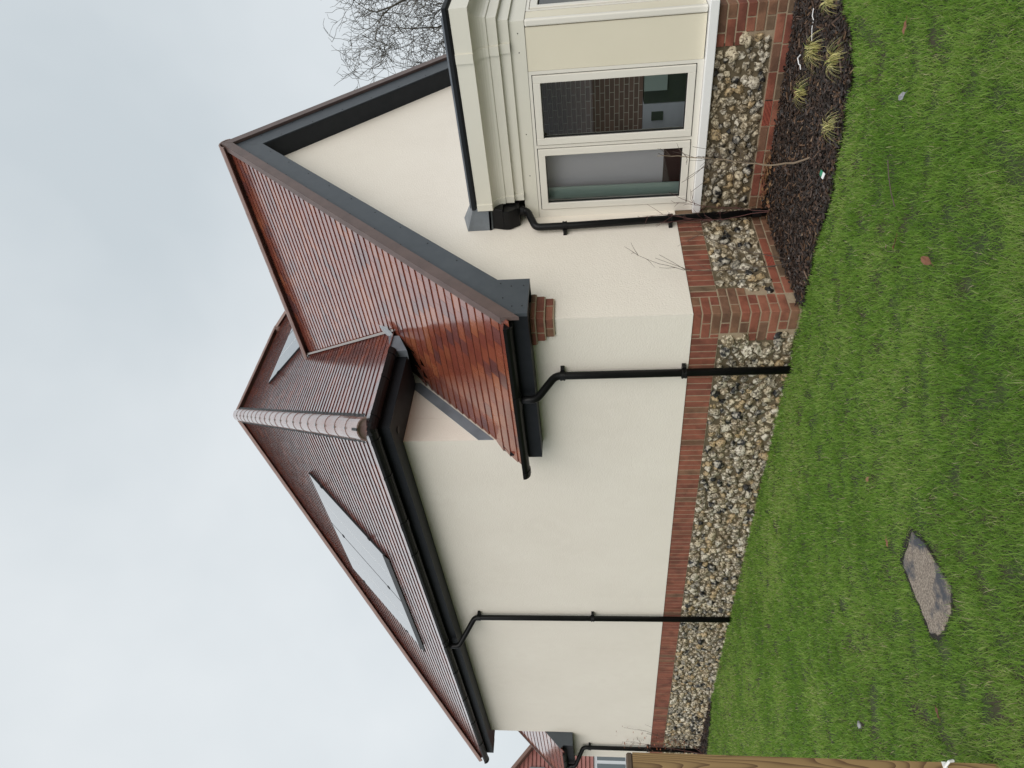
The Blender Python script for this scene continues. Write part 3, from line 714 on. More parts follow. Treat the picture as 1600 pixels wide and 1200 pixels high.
for sgn in (0, 1):
    mb_ = MB(); nn = 150; vs = []
    for i in range(nn + 1):
        t = i / nn; c = along(h0, h1, t); w_ = 0.170 + 0.006 * math.sin(i * 2.1); z_ = 0.008 * math.sin(i * 1.9)
        if sgn == 0: e = c + Vector((0, w_, 0)); nrm = Vector((-TM, 0, 1)).normalized()
        else: e = c + Vector((w_, 0, 0)); nrm = Vector((0, -TM, 1)).normalized()
        vs += [c + nrm * 0.055, e + nrm * (0.026 + z_)]
    mb_.add(vs, [(2 * i, 2 * i + 1, 2 * i + 3, 2 * i + 2) for i in range(nn)]); mb_.build('hip_membrane', m_memb, roof_m)
hl0 = Vector((XE, YE1, ZE))
for (p, q_, nseg) in ((hl0, h1, 18), (Vector((XA, YM, ZM)), Vector((XA2, YM, ZM)), 6), (Vector((10.5, YE0, ZE)), Vector((XA2, YM, ZM)), 18)):
    for i in range(nseg): half_round(along(p, q_, (i - 0.04) / nseg), along(p, q_, (i + 1.05) / nseg), 0.092, 'ridge_tile', m_ridge, roof_m, ang=PI * 0.95, lift=-0.035, taper=0.98, k=7)
ec = MB(); ec.tube([(XA2 - 0.10, YM, ZM - 0.03), (XA2 + 0.10, YM, ZM - 0.07)], [0.085, 0.08], 12); ec.build('ridge_end_cap', m_ridge, roof_m)
# valley strip between the two roofs
v_ = MB(); vs = []
for i in range(13):
    z = 2.80 + (ZRD - 2.80) * i / 12; X = XRD - (ZRD - z) / TP; Y = 0.95 + (z - 2.87) / TM
    vs += [(X - 0.016, Y + 0.002, z + 0.016), (X + 0.004, Y - 0.016, z + 0.018)]
v_.add(vs, [(2 * i, 2 * i + 1, 2 * i + 3, 2 * i + 2) for i in range(12)]); v_.build('valley_strip', m_steel if False else mat('pale_valley', (0.27, 0.25, 0.24), 0.5), roof_m)
# fascia, soffits
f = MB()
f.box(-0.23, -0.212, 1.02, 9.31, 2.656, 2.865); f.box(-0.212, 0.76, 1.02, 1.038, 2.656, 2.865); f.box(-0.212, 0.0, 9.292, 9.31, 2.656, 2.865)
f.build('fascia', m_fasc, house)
f = MB(); f.box(-0.212, 0.78, 1.038, E - 0.002, 2.658, 2.668); f.box(-0.212, -0.008, E - 0.002, 9.292, 2.658, 2.668); f.box(-0.008, 0.3, LW + 0.002, 9.292, 2.658, 2.668)
so = f.build('soffit', m_soff, house)
f = MB(); f.tube([(-0.056, 1.245, 2.6575), (-0.056, 1.245, 2.650)], 0.036, 18); f.build('soffit_vent', m_screw, so)

# flashing where the wing roof meets the end wall, and the lead saddle by the gutter end
fl = MB()
def wingpt(X, up): return (X, E - 0.009, ZRD - (XRD - X) * TP + up)
fl.prism([wingpt(-0.004, 0.0), wingpt(0.80, 0.0), wingpt(0.80, 0.148), wingpt(-0.004, 0.148)], (0, 0.0085, 0)); fl.build('lead_flashing', m_lead, house)
sd2 = MB()
sd2.prism([(0.73, 0.935, 2.64), (0.96, 0.935, 2.76), (0.96, 0.935, 2.87), (0.73, 0.935, 2.82)], (0, 0.12, 0))
sd2.build('lead_saddle', m_lead, house)
sd2 = MB()
def wp(X, Y, up=0.042): return (X, Y, ZRD - (XRD - X) * TP + up * 1.0)
sd2.add([wp(0.93, 0.97), wp(0.98, 0.90), wp(1.04, 0.88), wp(1.14, 0.93), wp(1.12, 0.99), wp(1.03, 1.02)], [(0, 1, 2, 3, 4, 5)]); sd2.build('valley_saddle', mat('bright_lead', (0.34, 0.36, 0.38), 0.35, (0.22, 0.24, 0.26), 30), roof_m)

# gutters
def gutter(path, r, parent, unions=()):
    P = [Vector(p) for p in path]; b = MB(); k = 9; vs = []
    for i, p in enumerate(P):
        dirs = []
        if i > 0: dirs.append((p - P[i - 1]).normalized())
        if i < len(P) - 1: dirs.append((P[i + 1] - p).normalized())
        d = sum(dirs, Vector()).normalized(); side = d.cross(Vector((0, 0, 1))).normalized(); sc = 1.0
        if len(dirs) == 2: sc = 1 / max(0.3, dirs[0].dot(d))
        for (rr) in (r, r - 0.004):
            for j in range(k):
                t = PI * j / (k - 1); vs.append(p + side * math.cos(t) * rr * sc - Vector((0, 0, 1)) * math.sin(t) * rr)
        # lip
    n = len(P); fs = []
    for i in range(n - 1):
        o, o2 = i * 2 * k, (i + 1) * 2 * k
        for j in range(k - 1):
            fs += [(o + j, o + j + 1, o2 + j + 1, o2 + j), (o + k + j + 1, o + k + j, o2 + k + j, o2 + k + j + 1)]
        fs += [(o, o2, o2 + k, o + k), (o + k - 1, o + 2 * k - 1, o2 + 2 * k - 1, o2 + k - 1)]
    fs += [tuple(range(k)), tuple((n - 1) * 2 * k + j for j in range(k - 1, -1, -1))]
    b.add(vs, fs); g = b.build('gutter', m_black, parent)
    for (pt, d, L) in unions:
        pt, d = Vector(pt), Vector(d).normalized(); side = d.cross(Vector((0, 0, 1))).normalized(); u = MB(); vs = []
        for e in (-L / 2, L / 2):
            for j in range(k):
                t = PI * j / (k - 1); vs.append(pt + d * e + side * math.cos(t) * (r + 0.006) - Vector((0, 0, 1)) * math.sin(t) * (r + 0.006))
        u.add(vs, [(j, j + 1, k + j + 1, k + j) for j in range(k - 1)] + [tuple(range(k)), tuple(k + j for j in range(k - 1, -1, -1))]); u.build('gutter_union', m_black, g)
    for side_lip in (1,):
        pass
    return g
RG = 0.066
g1 = gutter([(-0.276, -0.185, 1.478), (-0.276, 1.66, 1.478)], RG, house, [((-0.276, 0.66, 1.478), (0, 1, 0), 0.17), ((-0.276, -0.178, 1.478), (0, 1, 0), 0.03), ((-0.276, 1.60, 1.478), (0, 1, 0), 0.06)])
GX, GY, GZ = -0.302, 0.948, 2.81
gmain = gutter([(GX, 9.42, GZ), (GX, GY, GZ), (0.74, GY, GZ)], RG, house,
               [((GX, y_, GZ), (0, 1, 0), 0.035) for y_ in (1.6, 2.95, 5.0, 5.9, 6.8, 7.7, 8.6)] + [((GX, 5.19, GZ), (0, 1, 0), 0.17), ((GX, 2.4, GZ), (0, 1, 0), 0.12), ((GX, 9.41, GZ), (0, 1, 0), 0.03), ((GX, 1.08, GZ), (0, 1, 0), 0.05), ((GX + 0.14, GY, GZ), (1, 0, 0), 0.05), ((0.33, GY, GZ), (1, 0, 0), 0.035), ((0.68, GY, GZ), (1, 0, 0), 0.06)])
cn = MB(); cn.tube([(GX, GY, GZ + 0.002), (GX, GY, GZ - 0.03), (GX, GY, GZ - 0.062)], [0.068, 0.066, 0.03], 14); cn.build('corner_cup', m_black, gmain)

# downpipes
def pipe(path, clips, r=0.034, wall='x', off=0.0):
    b = MB(); b.tube(path, r, 14); p = b.build('downpipe', m_black, house, smooth=True)
    for (x_, y_, z_) in clips:
        c = MB(); c.tube([(x_, y_, z_ - 0.022), (x_, y_, z_ + 0.022)], r + 0.007, 14)
        for dz in (-0.014, 0.014): c.tube([(x_, y_, z_ + dz - 0.005), (x_, y_, z_ + dz + 0.005)], r + 0.0105, 14)
        if wall == 'x': c.box(x_ + 0.01, 0.0, y_ - 0.062, y_ + 0.062, z_ - 0.016, z_ + 0.016)
        else: c.box(x_ - 0.062, x_ + 0.062, y_ + 0.01, 0.0, z_ - 0.016, z_ + 0.016)
        c.build('pipe_bracket', m_black, p)
    return p
def bend(a, b_, c, rr=0.06, n=5):
    a, b_, c = Vector(a), Vector(b_), Vector(c); u = (a - b_).normalized() * rr; v = (c - b_).normalized() * rr
    return [tuple((b_ + u) * (1 - t) ** 2 + b_ * 2 * t * (1 - t) + (b_ + v) * t * t) for t in [i / n for i in range(n + 1)]]
def dp(pts, rr=0.05):
    out = [pts[0]]
    for i in range(1, len(pts) - 1): out += bend(pts[i - 1], pts[i], pts[i + 1], rr)
    return out + [pts[-1]]
p2 = pipe(dp([(-0.268, 0.655, 1.425), (-0.268, 0.655, 1.285), (-0.068, 0.575, 1.125), (-0.068, 0.575, G - 0.02)]), [(-0.068, 0.575, 1.062), (-0.068, 0.585, 0.04)])
p3 = pipe(dp([(GX, 5.19, 2.76), (GX, 5.19, 2.63), (-0.068, 4.865, 2.40), (-0.068, 4.85, G - 0.02)]), [(-0.068, 4.862, 2.345), (-0.068, 4.852, 0.887)])
pf = pipe(dp([(-0.268, 9.72, 1.42), (-0.268, 9.72, 1.28), (-0.068, 9.39, 1.13), (-0.068, 9.39, G - 0.02)]), [(-0.068, 9.39, 1.024), (-0.068, 9.39, 0.042)])
p1 = pipe(dp([(1.47, -0.13, 1.47), (1.47, -0.13, 1.385), (1.268, -0.068, 1.30), (1.268, -0.068, 0.95), (1.333, -0.068, G + 0.005)], 0.045), [(1.268, -0.068, 1.028), (1.306, -0.068, 0.065)], wall='y')
co = MB(); co.tube([(1.470, -0.13, 1.455), (1.470, -0.13, 1.415)], 0.043, 14); co.build('pipe_socket', m_black, p1)
co = MB(); co.tube([(1.326, -0.068, -0.66), (1.330, -0.068, -0.74)], 0.042, 14); co.build('pipe_socket', m_black, p1)

# solar panels
def solar(P, O, a, sdir, split, parent_group):
    a, sdir = Vector(a), Vector(sdir); n = a.cross(sdir)
    if n.z < 0: n = -n
    cells = [(P[0], split - 0.006), (split + 0.006, P[1])]
    for (a0, a1) in cells:
        b = MB()
        def quad(u0, u1, v0, v1, h0, h1, mi):
            b.prism([O + a * u0 + sdir * v0 + n * h0, O + a * u1 + sdir * v0 + n * h0, O + a * u1 + sdir * v1 + n * h0, O + a * u0 + sdir * v1 + n * h0], n * (h1 - h0), mi)
        quad(a0, a1, P[2], P[3], 0.005, 0.042, 0)
        po = b.build('solar_panel', m_solarfr, house)
        b = MB(); quad(a0 + 0.012, a1 - 0.012, P[2] + 0.012, P[3] - 0.012, 0.042, 0.0445, 0); b.build('pane', m_solar, po)
        b = MB(); quad((a0 + a1) / 2 - 0.003, (a0 + a1) / 2 + 0.003, P[2] + 0.02, P[3] - 0.02, 0.0445, 0.0455, 0)
        b.build('busbar', mat('silver_line', (0.75, 0.77, 0.78), 0.4), po)
        b = MB()
        for ss in (P[2] + 0.35, P[3] - 0.35):
            for aa in (a0, a1): quad(aa - 0.015, aa + 0.015, ss - 0.022, ss + 0.022, 0.036, 0.052, 0)
        b.build('panel_clamp', m_solarfr, po)
    b = MB()
    b.prism([O + a * (P[0] - .02) + sdir * (P[2] - 0.10) + n * 0.034, O + a * (P[1] + .02) + sdir * (P[2] - 0.10) + n * 0.034, O + a * (P[1] + .02) + sdir * (P[2] + 0.01) + n * 0.052, O + a * (P[0] - .02) + sdir * (P[2] + 0.01) + n * 0.052], n * 0.004)
    b.build('panel_apron', m_memb, house)
solar(PA, OA, (0, 1, 0), (CM, 0, TM * CM), 5.155, 'a')
solar(PB, OB, (1, 0, 0), (0, CM, TM * CM), 4.87, 'b')

# ------------------------------------------------------------------ far low wing of the same house
fo = MB(); fo.add([(-0.25, 8.92, 1.46), (4.0, 8.92, 1.46 + 4.25 * TP), (4.0, 10.5, 1.46 + 4.25 * TP), (-0.25, 10.5, 1.46)], [(0, 1, 2, 3)])
roof_f = fo.build('roof', m_deck, house)
stuff_tiles(tiles(Vector((-0.275, 0, 1.488 - 0.031 / CW)), (0, 1, 0), (CW, 0, TP * CW), 5.0, lambda s: (8.93, 10.52), seed=9), roof_f)
v_ = MB()
pts = [(-0.30, 10.52, 1.475), (3.5, 10.52, 1.475 + 3.8 * TP), (3.5, 10.52, 1.36 + 3.8 * TP), (-0.30, 10.52, 1.36)]
v_.prism(pts, (0, 0.03, 0)); v_.build('verge_trim', m_verge, roof_f)
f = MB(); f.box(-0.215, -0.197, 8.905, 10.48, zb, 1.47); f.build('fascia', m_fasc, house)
f = MB(); f.prism([(-0.215, 8.885, zb), (-0.008, 8.885, zb), (-0.008, 8.885, 1.75), (-0.27, 8.885, 1.50), (-0.215, 8.885, 1.44)], (0, 0.018, 0)); f.build('boxed_eave', m_grey, house)
f = MB(); f.box(-0.197, -0.008, 8.905, 10.48, zb, zb + 0.01); f.build('soffit', m_soff, house)
gutter([(-0.268, 9.0, 1.465), (-0.268, 10.5, 1.465)], RG, house, [((-0.268, 9.72, 1.465), (0, 1, 0), 0.17), ((-0.268, 9.02, 1.465), (0, 1, 0), 0.03), ((-0.268, 9.35, 1.465), (0, 1, 0), 0.035)])

# ------------------------------------------------------------------ ground
gd = MB(); N_ = 200
gd.add([(-N_, -N_, G - 0.004), (N_, -N_, G - 0.004), (N_, N_, G - 0.004), (-N_, N_, G - 0.004)], [(0, 1, 2, 3)])
gd.build('ground', m_lawn, kind='structure')
BED = [(0.03, -0.02), (-0.03, -0.10), (-0.045, -0.25), (-0.02, -0.50), (-0.04, -0.72), (-0.075, -1.0), (-0.06, -1.2), (-0.03, -1.40), (0.03, -1.60), (0.02, -1.75), (0.08, -1.88), (0.20, -1.97), (0.53, -2.10), (1.1, -2.45), (2.2, -2.75), (4.9, -2.8), (4.9, -1.7), (1.56, -1.7), (1.56, 0.02)]
def noisy(poly, amp, step):
    out = []
    for i in range(len(poly)):
        a, b_ = Vector((*poly[i], 0)), Vector((*poly[(i + 1) % len(poly)], 0)); n = max(1, int((b_ - a).length / step))
        for k in range(n):
            p = a.lerp(b_, k / n); out.append((p.x + amp * noise.noise(p * 9), p.y + amp * noise.noise(p * 9 + Vector((5, 5, 5)))))
    return out
BEDN = noisy(BED, 0.03, 0.07)
b = MB(); b.add([(x_, y_, G + 0.012) for x_, y_ in BEDN], [tuple(range(len(BEDN)))]); b.build('flower_bed', m_soil, kind='structure')
BED2 = [(0.03, 7.2), (-0.12, 7.55), (-0.28, 8.1), (-0.42, 8.8), (-0.5, 9.6), (-0.5, 10.6), (0.03, 10.6)]
b = MB(); b.add([(x_, y_, G + 0.01) for x_, y_ in noisy(BED2, 0.02, 0.1)], [tuple(range(len(noisy(BED2, 0.02, 0.1))))]); b.build('flower_bed', m_soil, kind='structure')
def inpoly(px, py, poly):
    r_ = np.zeros(len(px), bool); n = len(poly); j = n - 1
    for i in range(n):
        xi, yi = poly[i]; xj, yj = poly[j]
        c = ((yi > py) != (yj > py)) & (px < (xj - xi) * (py - yi) / (yj - yi + 1e-12) + xi); r_ ^= c; j = i
    return r_
PAD = [(-2.297, -0.385), (-2.338, -0.154), (-2.765, -0.187), (-2.813, -0.295), (-2.774, -0.459), (-2.704, -0.538), (-2.426, -0.459)]
def grow_poly(P, k):
    cx = sum(p[0] for p in P) / len(P); cy = sum(p[1] for p in P) / len(P); return [(cx + (a - cx) * k, cy + (b_ - cy) * k) for a, b_ in P]
PADX, PADI = grow_poly(PAD, 1.10), grow_poly(PAD, 0.88)
# grass
def grass(n_try, seed):
    g = np.random.default_rng(seed)
    x_ = g.uniform(-8.0, 1.4, n_try); y_ = g.uniform(-4.6, 13.5, n_try)
    d = np.hypot(x_ - CAM.x, y_ - CAM.y); rel = np.arctan2((x_ - CAM.x) * FWD[1] - (y_ - CAM.y) * FWD[0], (x_ - CAM.x) * FWD[0] + (y_ - CAM.y) * FWD[1])
    inview = np.abs(rel) < math.radians(37)
    dens = np.where(inview, np.clip((2.5 / d) ** 1.3, 0.10, 1.0), 0.015)
    keep = g.random(n_try) < dens
    keep &= ~inpoly(x_, y_, BEDN) & ~inpoly(x_, y_, BED2) & ~(inpoly(x_, y_, PADX) & (g.random(n_try) > 0.16)) & ~inpoly(x_, y_, PADI) & ~((x_ > -0.012) & (y_ > -0.012)) & ~((x_ > 1.5) & (y_ > -1.8))
    keep &= d > 0.9
    x_, y_ = x_[keep], y_[keep]
    f1 = np.array([noise.noise((a * 2.1, b_ * 2.1, 0)) for a, b_ in zip(x_, y_)]); f2 = np.array([noise.noise((a * 7, b_ * 7, 3)) for a, b_ in zip(x_, y_)])
    bare = np.zeros(len(x_))
    for (bx_, by_, br) in BARE: bare = np.maximum(bare, np.exp(-((x_ - bx_) ** 2 + (y_ - by_) ** 2) / br ** 2))
    k2 = (g.random(len(x_)) > bare * 0.985) & (g.random(len(x_)) < np.clip(0.95 + 1.2 * f2, 0.35, 1))
    x_, y_, f1, f2 = x_[k2], y_[k2], f1[k2], f2[k2]; n = len(x_)
    d = np.hypot(x_ - CAM.x, y_ - CAM.y)
    L = g.uniform(0.018, 0.050, n) * (1 + 0.35 * f2) * np.where(g.random(n) < 0.04, 1.4, 1); wd = g.uniform(0.0008, 0.0015, n) * np.clip(d / 3.0, 0.9, 2.4)
    th = g.uniform(0, 2 * PI, n); lean = g.uniform(0.2, 1.42, n)
    cl = np.array([noise.noise((a * 6, b_ * 6, 9)) for a, b_ in zip(x_, y_)]) * 5 + g.normal(0, 2.0, n); dx, dy = np.cos(cl), np.sin(cl)
    tx, ty = -np.sin(th), np.cos(th)
    z0 = np.full(n, G - 0.006)
    V = np.empty((n, 5, 3))
    for i, (fr_, w_, bend_) in enumerate(((0, 1, 0), (0, 1, 0), (0.55, 0.85, 0.35), (0.55, 0.85, 0.35), (1.0, 0, 1.0))):
        sg = -1 if i in (0, 2) else (1 if i in (1, 3) else 0)
        off = L * np.sin(lean) * bend_; h = L * fr_ * (1 - (1 - np.cos(lean)) * fr_ * 0.9)
        V[:, i, 0] = x_ + dx * off + tx * sg * wd * w_; V[:, i, 1] = y_ + dy * off + ty * sg * wd * w_; V[:, i, 2] = z0 + h
    base = (np.arange(n) * 5)[:, None]
    T = np.concatenate([base + np.array([[0, 1, 3]]), base + np.array([[0, 3, 2]]), base + np.array([[2, 3, 4]])], axis=1).reshape(-1, 3)
    f3 = np.array([noise.noise((a * 1.0, b_ * 1.0, 21)) for a, b_ in zip(x_, y_)])
    r_ = g.random(n) + f1 * 0.32 + f2 * 0.22 + f3 * 0.40
    mi = np.where(r_ < 0.25, 2, np.where(r_ < 0.60, 0, np.where(r_ < 1.0, 1, np.where(r_ < 1.18, 3, 1))))
    mi = np.where(g.random(n) < 0.018, 4, mi)
    me = bpy.data.meshes.new('grass'); me.vertices.add(n * 5); me.loops.add(len(T) * 3); me.polygons.add(len(T))
    me.vertices.foreach_set('co', V.reshape(-1)); me.loops.foreach_set('vertex_index', T.reshape(-1).astype(np.int32))
    me.polygons.foreach_set('loop_start', np.arange(0, len(T) * 3, 3, dtype=np.int32))
    for q in GR: me.materials.append(q)
    me.polygons.foreach_set('material_index', np.repeat(mi, 3).astype(np.int32)); me.update(); me.validate()
    return link('grass', me, None, 'stuff')
BARE = [(-2.69, 0.88, 0.10), (-2.69, 1.16, 0.05), (-1.53, -1.55, 0.05), (-1.54, -1.80, 0.05), (-1.9, -1.66, 0.06), (-1.12, -1.34, 0.03), (-1.87, -1.86, 0.06), (-1.78, -0.16, 0.04), (-0.86, -2.33, 0.03),
        (-2.2, -0.1, 0.05), (-2.88, -0.25, 0.07), (-3.0, 0.2, 0.05), (-3.26, -0.5, 0.06), (-1.2, -1.9, 0.03), (-2.9, -1.0, 0.04), (-2.0, 0.9, 0.06), (-1.3, -1.1, 0.03), (-2.5, 1.9, 0.07), (-1.0, 0.5, 0.05), (-3.1, 0.95, 0.07)]
grass(6000000, 3)

# bark mulch
def chips(poly, n_try, seed, zbase, box):
    g = np.random.default_rng(seed); x_ = g.uniform(box[0], box[1], n_try); y_ = g.uniform(box[2], box[3], n_try)
    k = inpoly(x_, y_, poly); x_, y_ = x_[k], y_[k]; b = MB()
    for a, c in zip(x_, y_):
        L = g.uniform(0.008, 0.032) * (1.9 if g.random() < 0.06 else 1); w_ = g.uniform(0.003, 0.009); t = g.uniform(0.0015, 0.005)
        M = Matrix.Translation((a, c, zbase + g.uniform(0.0, 0.022))) @ Matrix.Rotation(g.uniform(0, 2 * PI), 4, 'Z') @ Matrix.Rotation(g.normal(0, 0.35), 4, 'Y') @ Matrix.Rotation(g.normal(0, 0.5), 4, 'X')
        vs = [M @ Vector((sx * L * (0.8 if sy > 0 else 1), sy * w_ * (0.7 if sx > 0 else 1), sz * t)) for sz in (-1, 1) for (sx, sy) in ((-1, -1), (1, -1), (1, 1), (-1, 1))]
        b.add(vs, BOXF, int(g.choice(5, p=[0.42, 0.35, 0.17, 0.048, 0.012])))
    return b
chips(BEDN, 21000, 5, G + 0.012, (-0.12, 2.4, -2.75, 0.0)).build('bark_mulch', MULCH, kind='stuff')
chips(BED2, 1500, 6, G + 0.01, (-0.55, 0.0, 7.2, 10.6)).build('bark_mulch', MULCH, kind='stuff')
lb = MB(); g = np.random.default_rng(8)
for i in range(110):                                                  # drifted dead leaves along the foot of the bay
    yy = g.uniform(-0.55, -0.02); a = 1.53 - abs(g.normal(0, 0.09)) - max(0, (yy + 0.25)) * g.uniform(0, 0.8)
    M = Matrix.Translation((a, yy, G + 0.03 + g.uniform(0, 0.05))) @ Matrix.Rotation(g.uniform(0, 6), 4, 'Z') @ Matrix.Rotation(g.normal(0, 0.7), 4, 'X')
    s_ = g.uniform(0.014, 0.028)
    lb.add([M @ Vector(p) for p in ((-s_, 0, 0), (-s_ * .3, s_ * .6, s_ * .2), (s_ * .5, s_ * .5, 0), (s_ * 1.1, 0, s_ * .2), (s_ * .5, -s_ * .5, 0.1 * s_), (-s_ * .3, -s_ * .6, 0))], [(0, 1, 2, 3, 4, 5)], int(g.random() < 0.4))
lb.build('leaf_litter', [m_leaf, mat('tan_dead_leaf', (0.23, 0.13, 0.06), 0.6)], kind='stuff')

# ------------------------------------------------------------------ concrete pad
pn = [(Vector((*p, 0))) for p in PAD]; cen = sum(pn, Vector()) / len(pn); pd = MB(); n = 60; ring = []
for i in range(n):
    t = i / n * len(pn); a = pn[int(t) % len(pn)].lerp(pn[(int(t) + 1) % len(pn)], t % 1)
    ring.append(a + Vector((0.018 * noise.noise(a * 26), 0.018 * noise.noise(a * 26 + Vector((3, 3, 3))), 0)))
vs = [(cen + (p - cen) * s_ - cen).to_tuple()[:2] + (z_,) for (s_, z_) in ((1.0, -0.05), (0.985, 0.008), (0.95, 0.014)) for p in ring]
fs = [(k * n + i, k * n + (i + 1) % n, (k + 1) * n + (i + 1) % n, (k + 1) * n + i) for k in range(2) for i in range(n)] + [tuple(2 * n + i for i in range(n))]
pd.add(vs, fs); po = pd.build('concrete_pad', m_conc); po.location = (cen.x, cen.y, G)
sr = MB(); sr.add([((p - cen) * 1.13 + Vector((0.012 * noise.noise(p * 40) + 0.012, 0.012 * noise.noise(p * 40 + Vector((1, 2, 3))) + 0.012, 0.004))).to_tuple() for p in ring], [tuple(range(n))]); sr.build('soil_rim', m_soil, po)
tag(po, 'rough grey brown concrete pad sunk in the open lawn', 'concrete pad')

# ------------------------------------------------------------------ timber post at the left
post = thing('fence_post', 'sawn timber fence post with wavy grain at the edge of the lawn', 'post', (-3.45, -0.28, G))
b = MB(); b.box(-0.05, 0.05, -0.05, 0.05, -0.04, 1.50); b.build('post_shaft', m_wood, post)
b = MB(); b.prism([(-0.05, -0.05, 1.50), (0.05, -0.05, 1.50), (0.05, 0.05, 1.50), (-0.05, 0.05, 1.50)], (0, 0, 0.027)); bevel(b.build('post_cap', m_endgrain, post), 0.006)
b = MB(); b.box(-0.0515, 0.0515, -0.0515, 0.0515, 0.205, 0.222); b.tube([(0.03, -0.052, 0.215), (0.045, -0.075, 0.20), (0.05, -0.07, 0.18)], 0.006, 6); b.build('cable_tie', m_white, post)

# ------------------------------------------------------------------ shrubs
def shrub(name, label, loc, stems, twigs, ms, tips=70, leafm=None, seed=1, nl=0, group=None, r0=0.007):
    t = thing(name, label, 'shrub', loc, group=group); rnd = random.Random(seed)
    sb = MB(); nodes = []
    for st in stems:
        P = [Vector(p) for p in st]; n = len(P)
        Q = []
        for i in range(n - 1):
            for k in range(3): Q.append(P[i].lerp(P[i + 1], k / 3) + Vector([rnd.uniform(-.004, .004) for _ in range(3)]))
        Q.append(P[-1]); m_ = len(Q)
        sb.tube(Q, [r0 * (1 - 0.78 * i / (m_ - 1)) for i in range(m_)], 6)
        nodes += [(q, (Q[min(i + 1, m_ - 1)] - Q[max(i - 1, 0)]).normalized(), i / m_) for i, q in enumerate(Q) if i / m_ > 0.35]
    sb.build('stem', ms[0], t, smooth=True)
    tb = MB(); ends = []
    for P in twigs: tb.tube([Vector(p) for p in P], [0.0028] + [0.0016] * (len(P) - 1), 5); ends += [Vector(P[-1])]
    for _ in range(tips):
        q, d, fr_ = rnd.choice(nodes); L = rnd.uniform(0.06, 0.22) * (1.2 - 0.5 * fr_)
        v = (d * rnd.uniform(0.4, 1.0) + Vector([rnd.gauss(0, 0.55) for _ in range(3)])).normalized()
        p1 = q + v * L * 0.5; p2 = p1 + (v + Vector([rnd.gauss(0, 0.3) for _ in range(3)])).normalized() * L * 0.5
        tb.tube([q, p1, p2], [0.0021, 0.0016, 0.0010], 4); ends.append(p2)
        if rnd.random() < 0.5:
            w_ = (v + Vector([rnd.gauss(0, 0.6) for _ in range(3)])).normalized(); tb.tube([p1, p1 + w_ * L * 0.4], [0.0014, 0.0009], 4); ends.append(p1 + w_ * L * 0.4)
    tb.build('twigs', ms[1], t)
    if nl:
        lf = MB()
        for _ in range(nl):
            q = rnd.choice([e[0] for e in nodes] + ends) + Vector([rnd.gauss(0, 0.05) for _ in range(3)])
            s_ = rnd.uniform(0.012, 0.026); M = Matrix.Translation(q) @ Matrix.Rotation(rnd.uniform(0, 6), 4, 'Z') @ Matrix.Rotation(rnd.uniform(-1.2, 1.2), 4, 'X')
            lf.add([M @ Vector(p) for p in ((-s_, 0, 0), (0, s_ * .5, s_ * .2), (s_, 0, 0), (0, -s_ * .5, s_ * .2))], [(0, 1, 2, 3)])
        lf.build('leaves', leafm, t)
    return t
shrub('bare_shrub', 'bare single stemmed shrub curving up in front of the bay window sill', (0.468, -1.062, G),
      [[(0, 0, -0.03), (-0.021, 0.039, 0.142), (-0.025, 0.047, 0.3), (-0.014, 0.027, 0.459), (0.001, -0.002, 0.643), (0.011, -0.021, 0.781), (0.022, -0.042, 0.966), (0.027, -0.051, 1.12)]],
      [[(0.001, -0.002, 0.643), (0.03, -0.08, 0.76), (0.051, -0.096, 0.865)], [(0.0, 0, 0.70), (-0.03, 0.06, 0.83), (-0.054, 0.101, 0.909)], [(-0.01, 0.02, 0.56), (-0.05, 0.12, 0.75), (-0.1, 0.188, 0.87)], [(-0.02, 0.03, 0.40), (0.05, -0.10, 0.58), (0.097, -0.182, 0.703)], [(0, 0, .74), (-0.045, .09, .86), (-0.066, 0.124, 0.941)]], (m_stem, m_twig), tips=30, seed=3, r0=0.0085)
shrub('bare_shrub', 'thin red twigged shrub beside the downpipe at the foot of the bay', (1.25, -0.12, G),
      [[(0, 0, -0.02), (0.01, -0.02, 0.18), (0.025, -0.041, 0.324), (0.039, -0.062, 0.604), (0.063, -0.101, 0.83)], [(0, 0, -0.02), (-0.01, 0.0, 0.2), (-0.031, 0.04, 0.434), (-0.02, 0.02, 0.7), (0.013, -0.021, 0.972), (0.003, -0.005, 1.173)]],
      [[(0.039, -0.062, 0.604), (0.08, -0.13, 0.8), (0.115, -0.185, 0.915)], [(-0.03, 0.035, 0.5), (-0.037, 0.03, 0.8), (-0.037, 0.03, 1.001)], [(-0.02, 0.02, 0.7), (-0.04, 0.03, 0.9), (-0.06, 0.04, 1.036)]], (m_twigred, m_twigred), tips=38, seed=4, r0=0.0045)
shrub('bare_shrub', 'thin arching bare twigs against the flint panel of the gable wall', (0.436, -0.164, G),
      [[(-0.012, 0.016, 0), (-0.021, 0.03, 0.2), (-0.028, 0.04, 0.401), (-0.035, 0.049, 0.631), (-0.02, 0.028, 0.872), (0.012, -0.017, 1.068), (0.053, -0.073, 1.223), (0.069, -0.096, 1.275)],
       [(0, 0, 0), (0.04, -0.06, 0.3), (0.10, -0.13, 0.58), (0.142, -0.198, 0.732), (0.12, -0.15, 0.85), (0.089, -0.125, 0.92)]],
      [[(-0.025, 0.035, 0.85), (0.02, -0.03, 0.97), (0.055, -0.076, 1.067)], [(-0.03, 0.04, 0.8), (0.02, 0.0, 0.96), (0.04, -0.055, 1.10)], [(0, 0, 0.05), (-0.12, -0.16, 0.12), (-0.2, -0.24, 0.15)]], (m_twig, m_twig), tips=9, seed=5, r0=0.004)
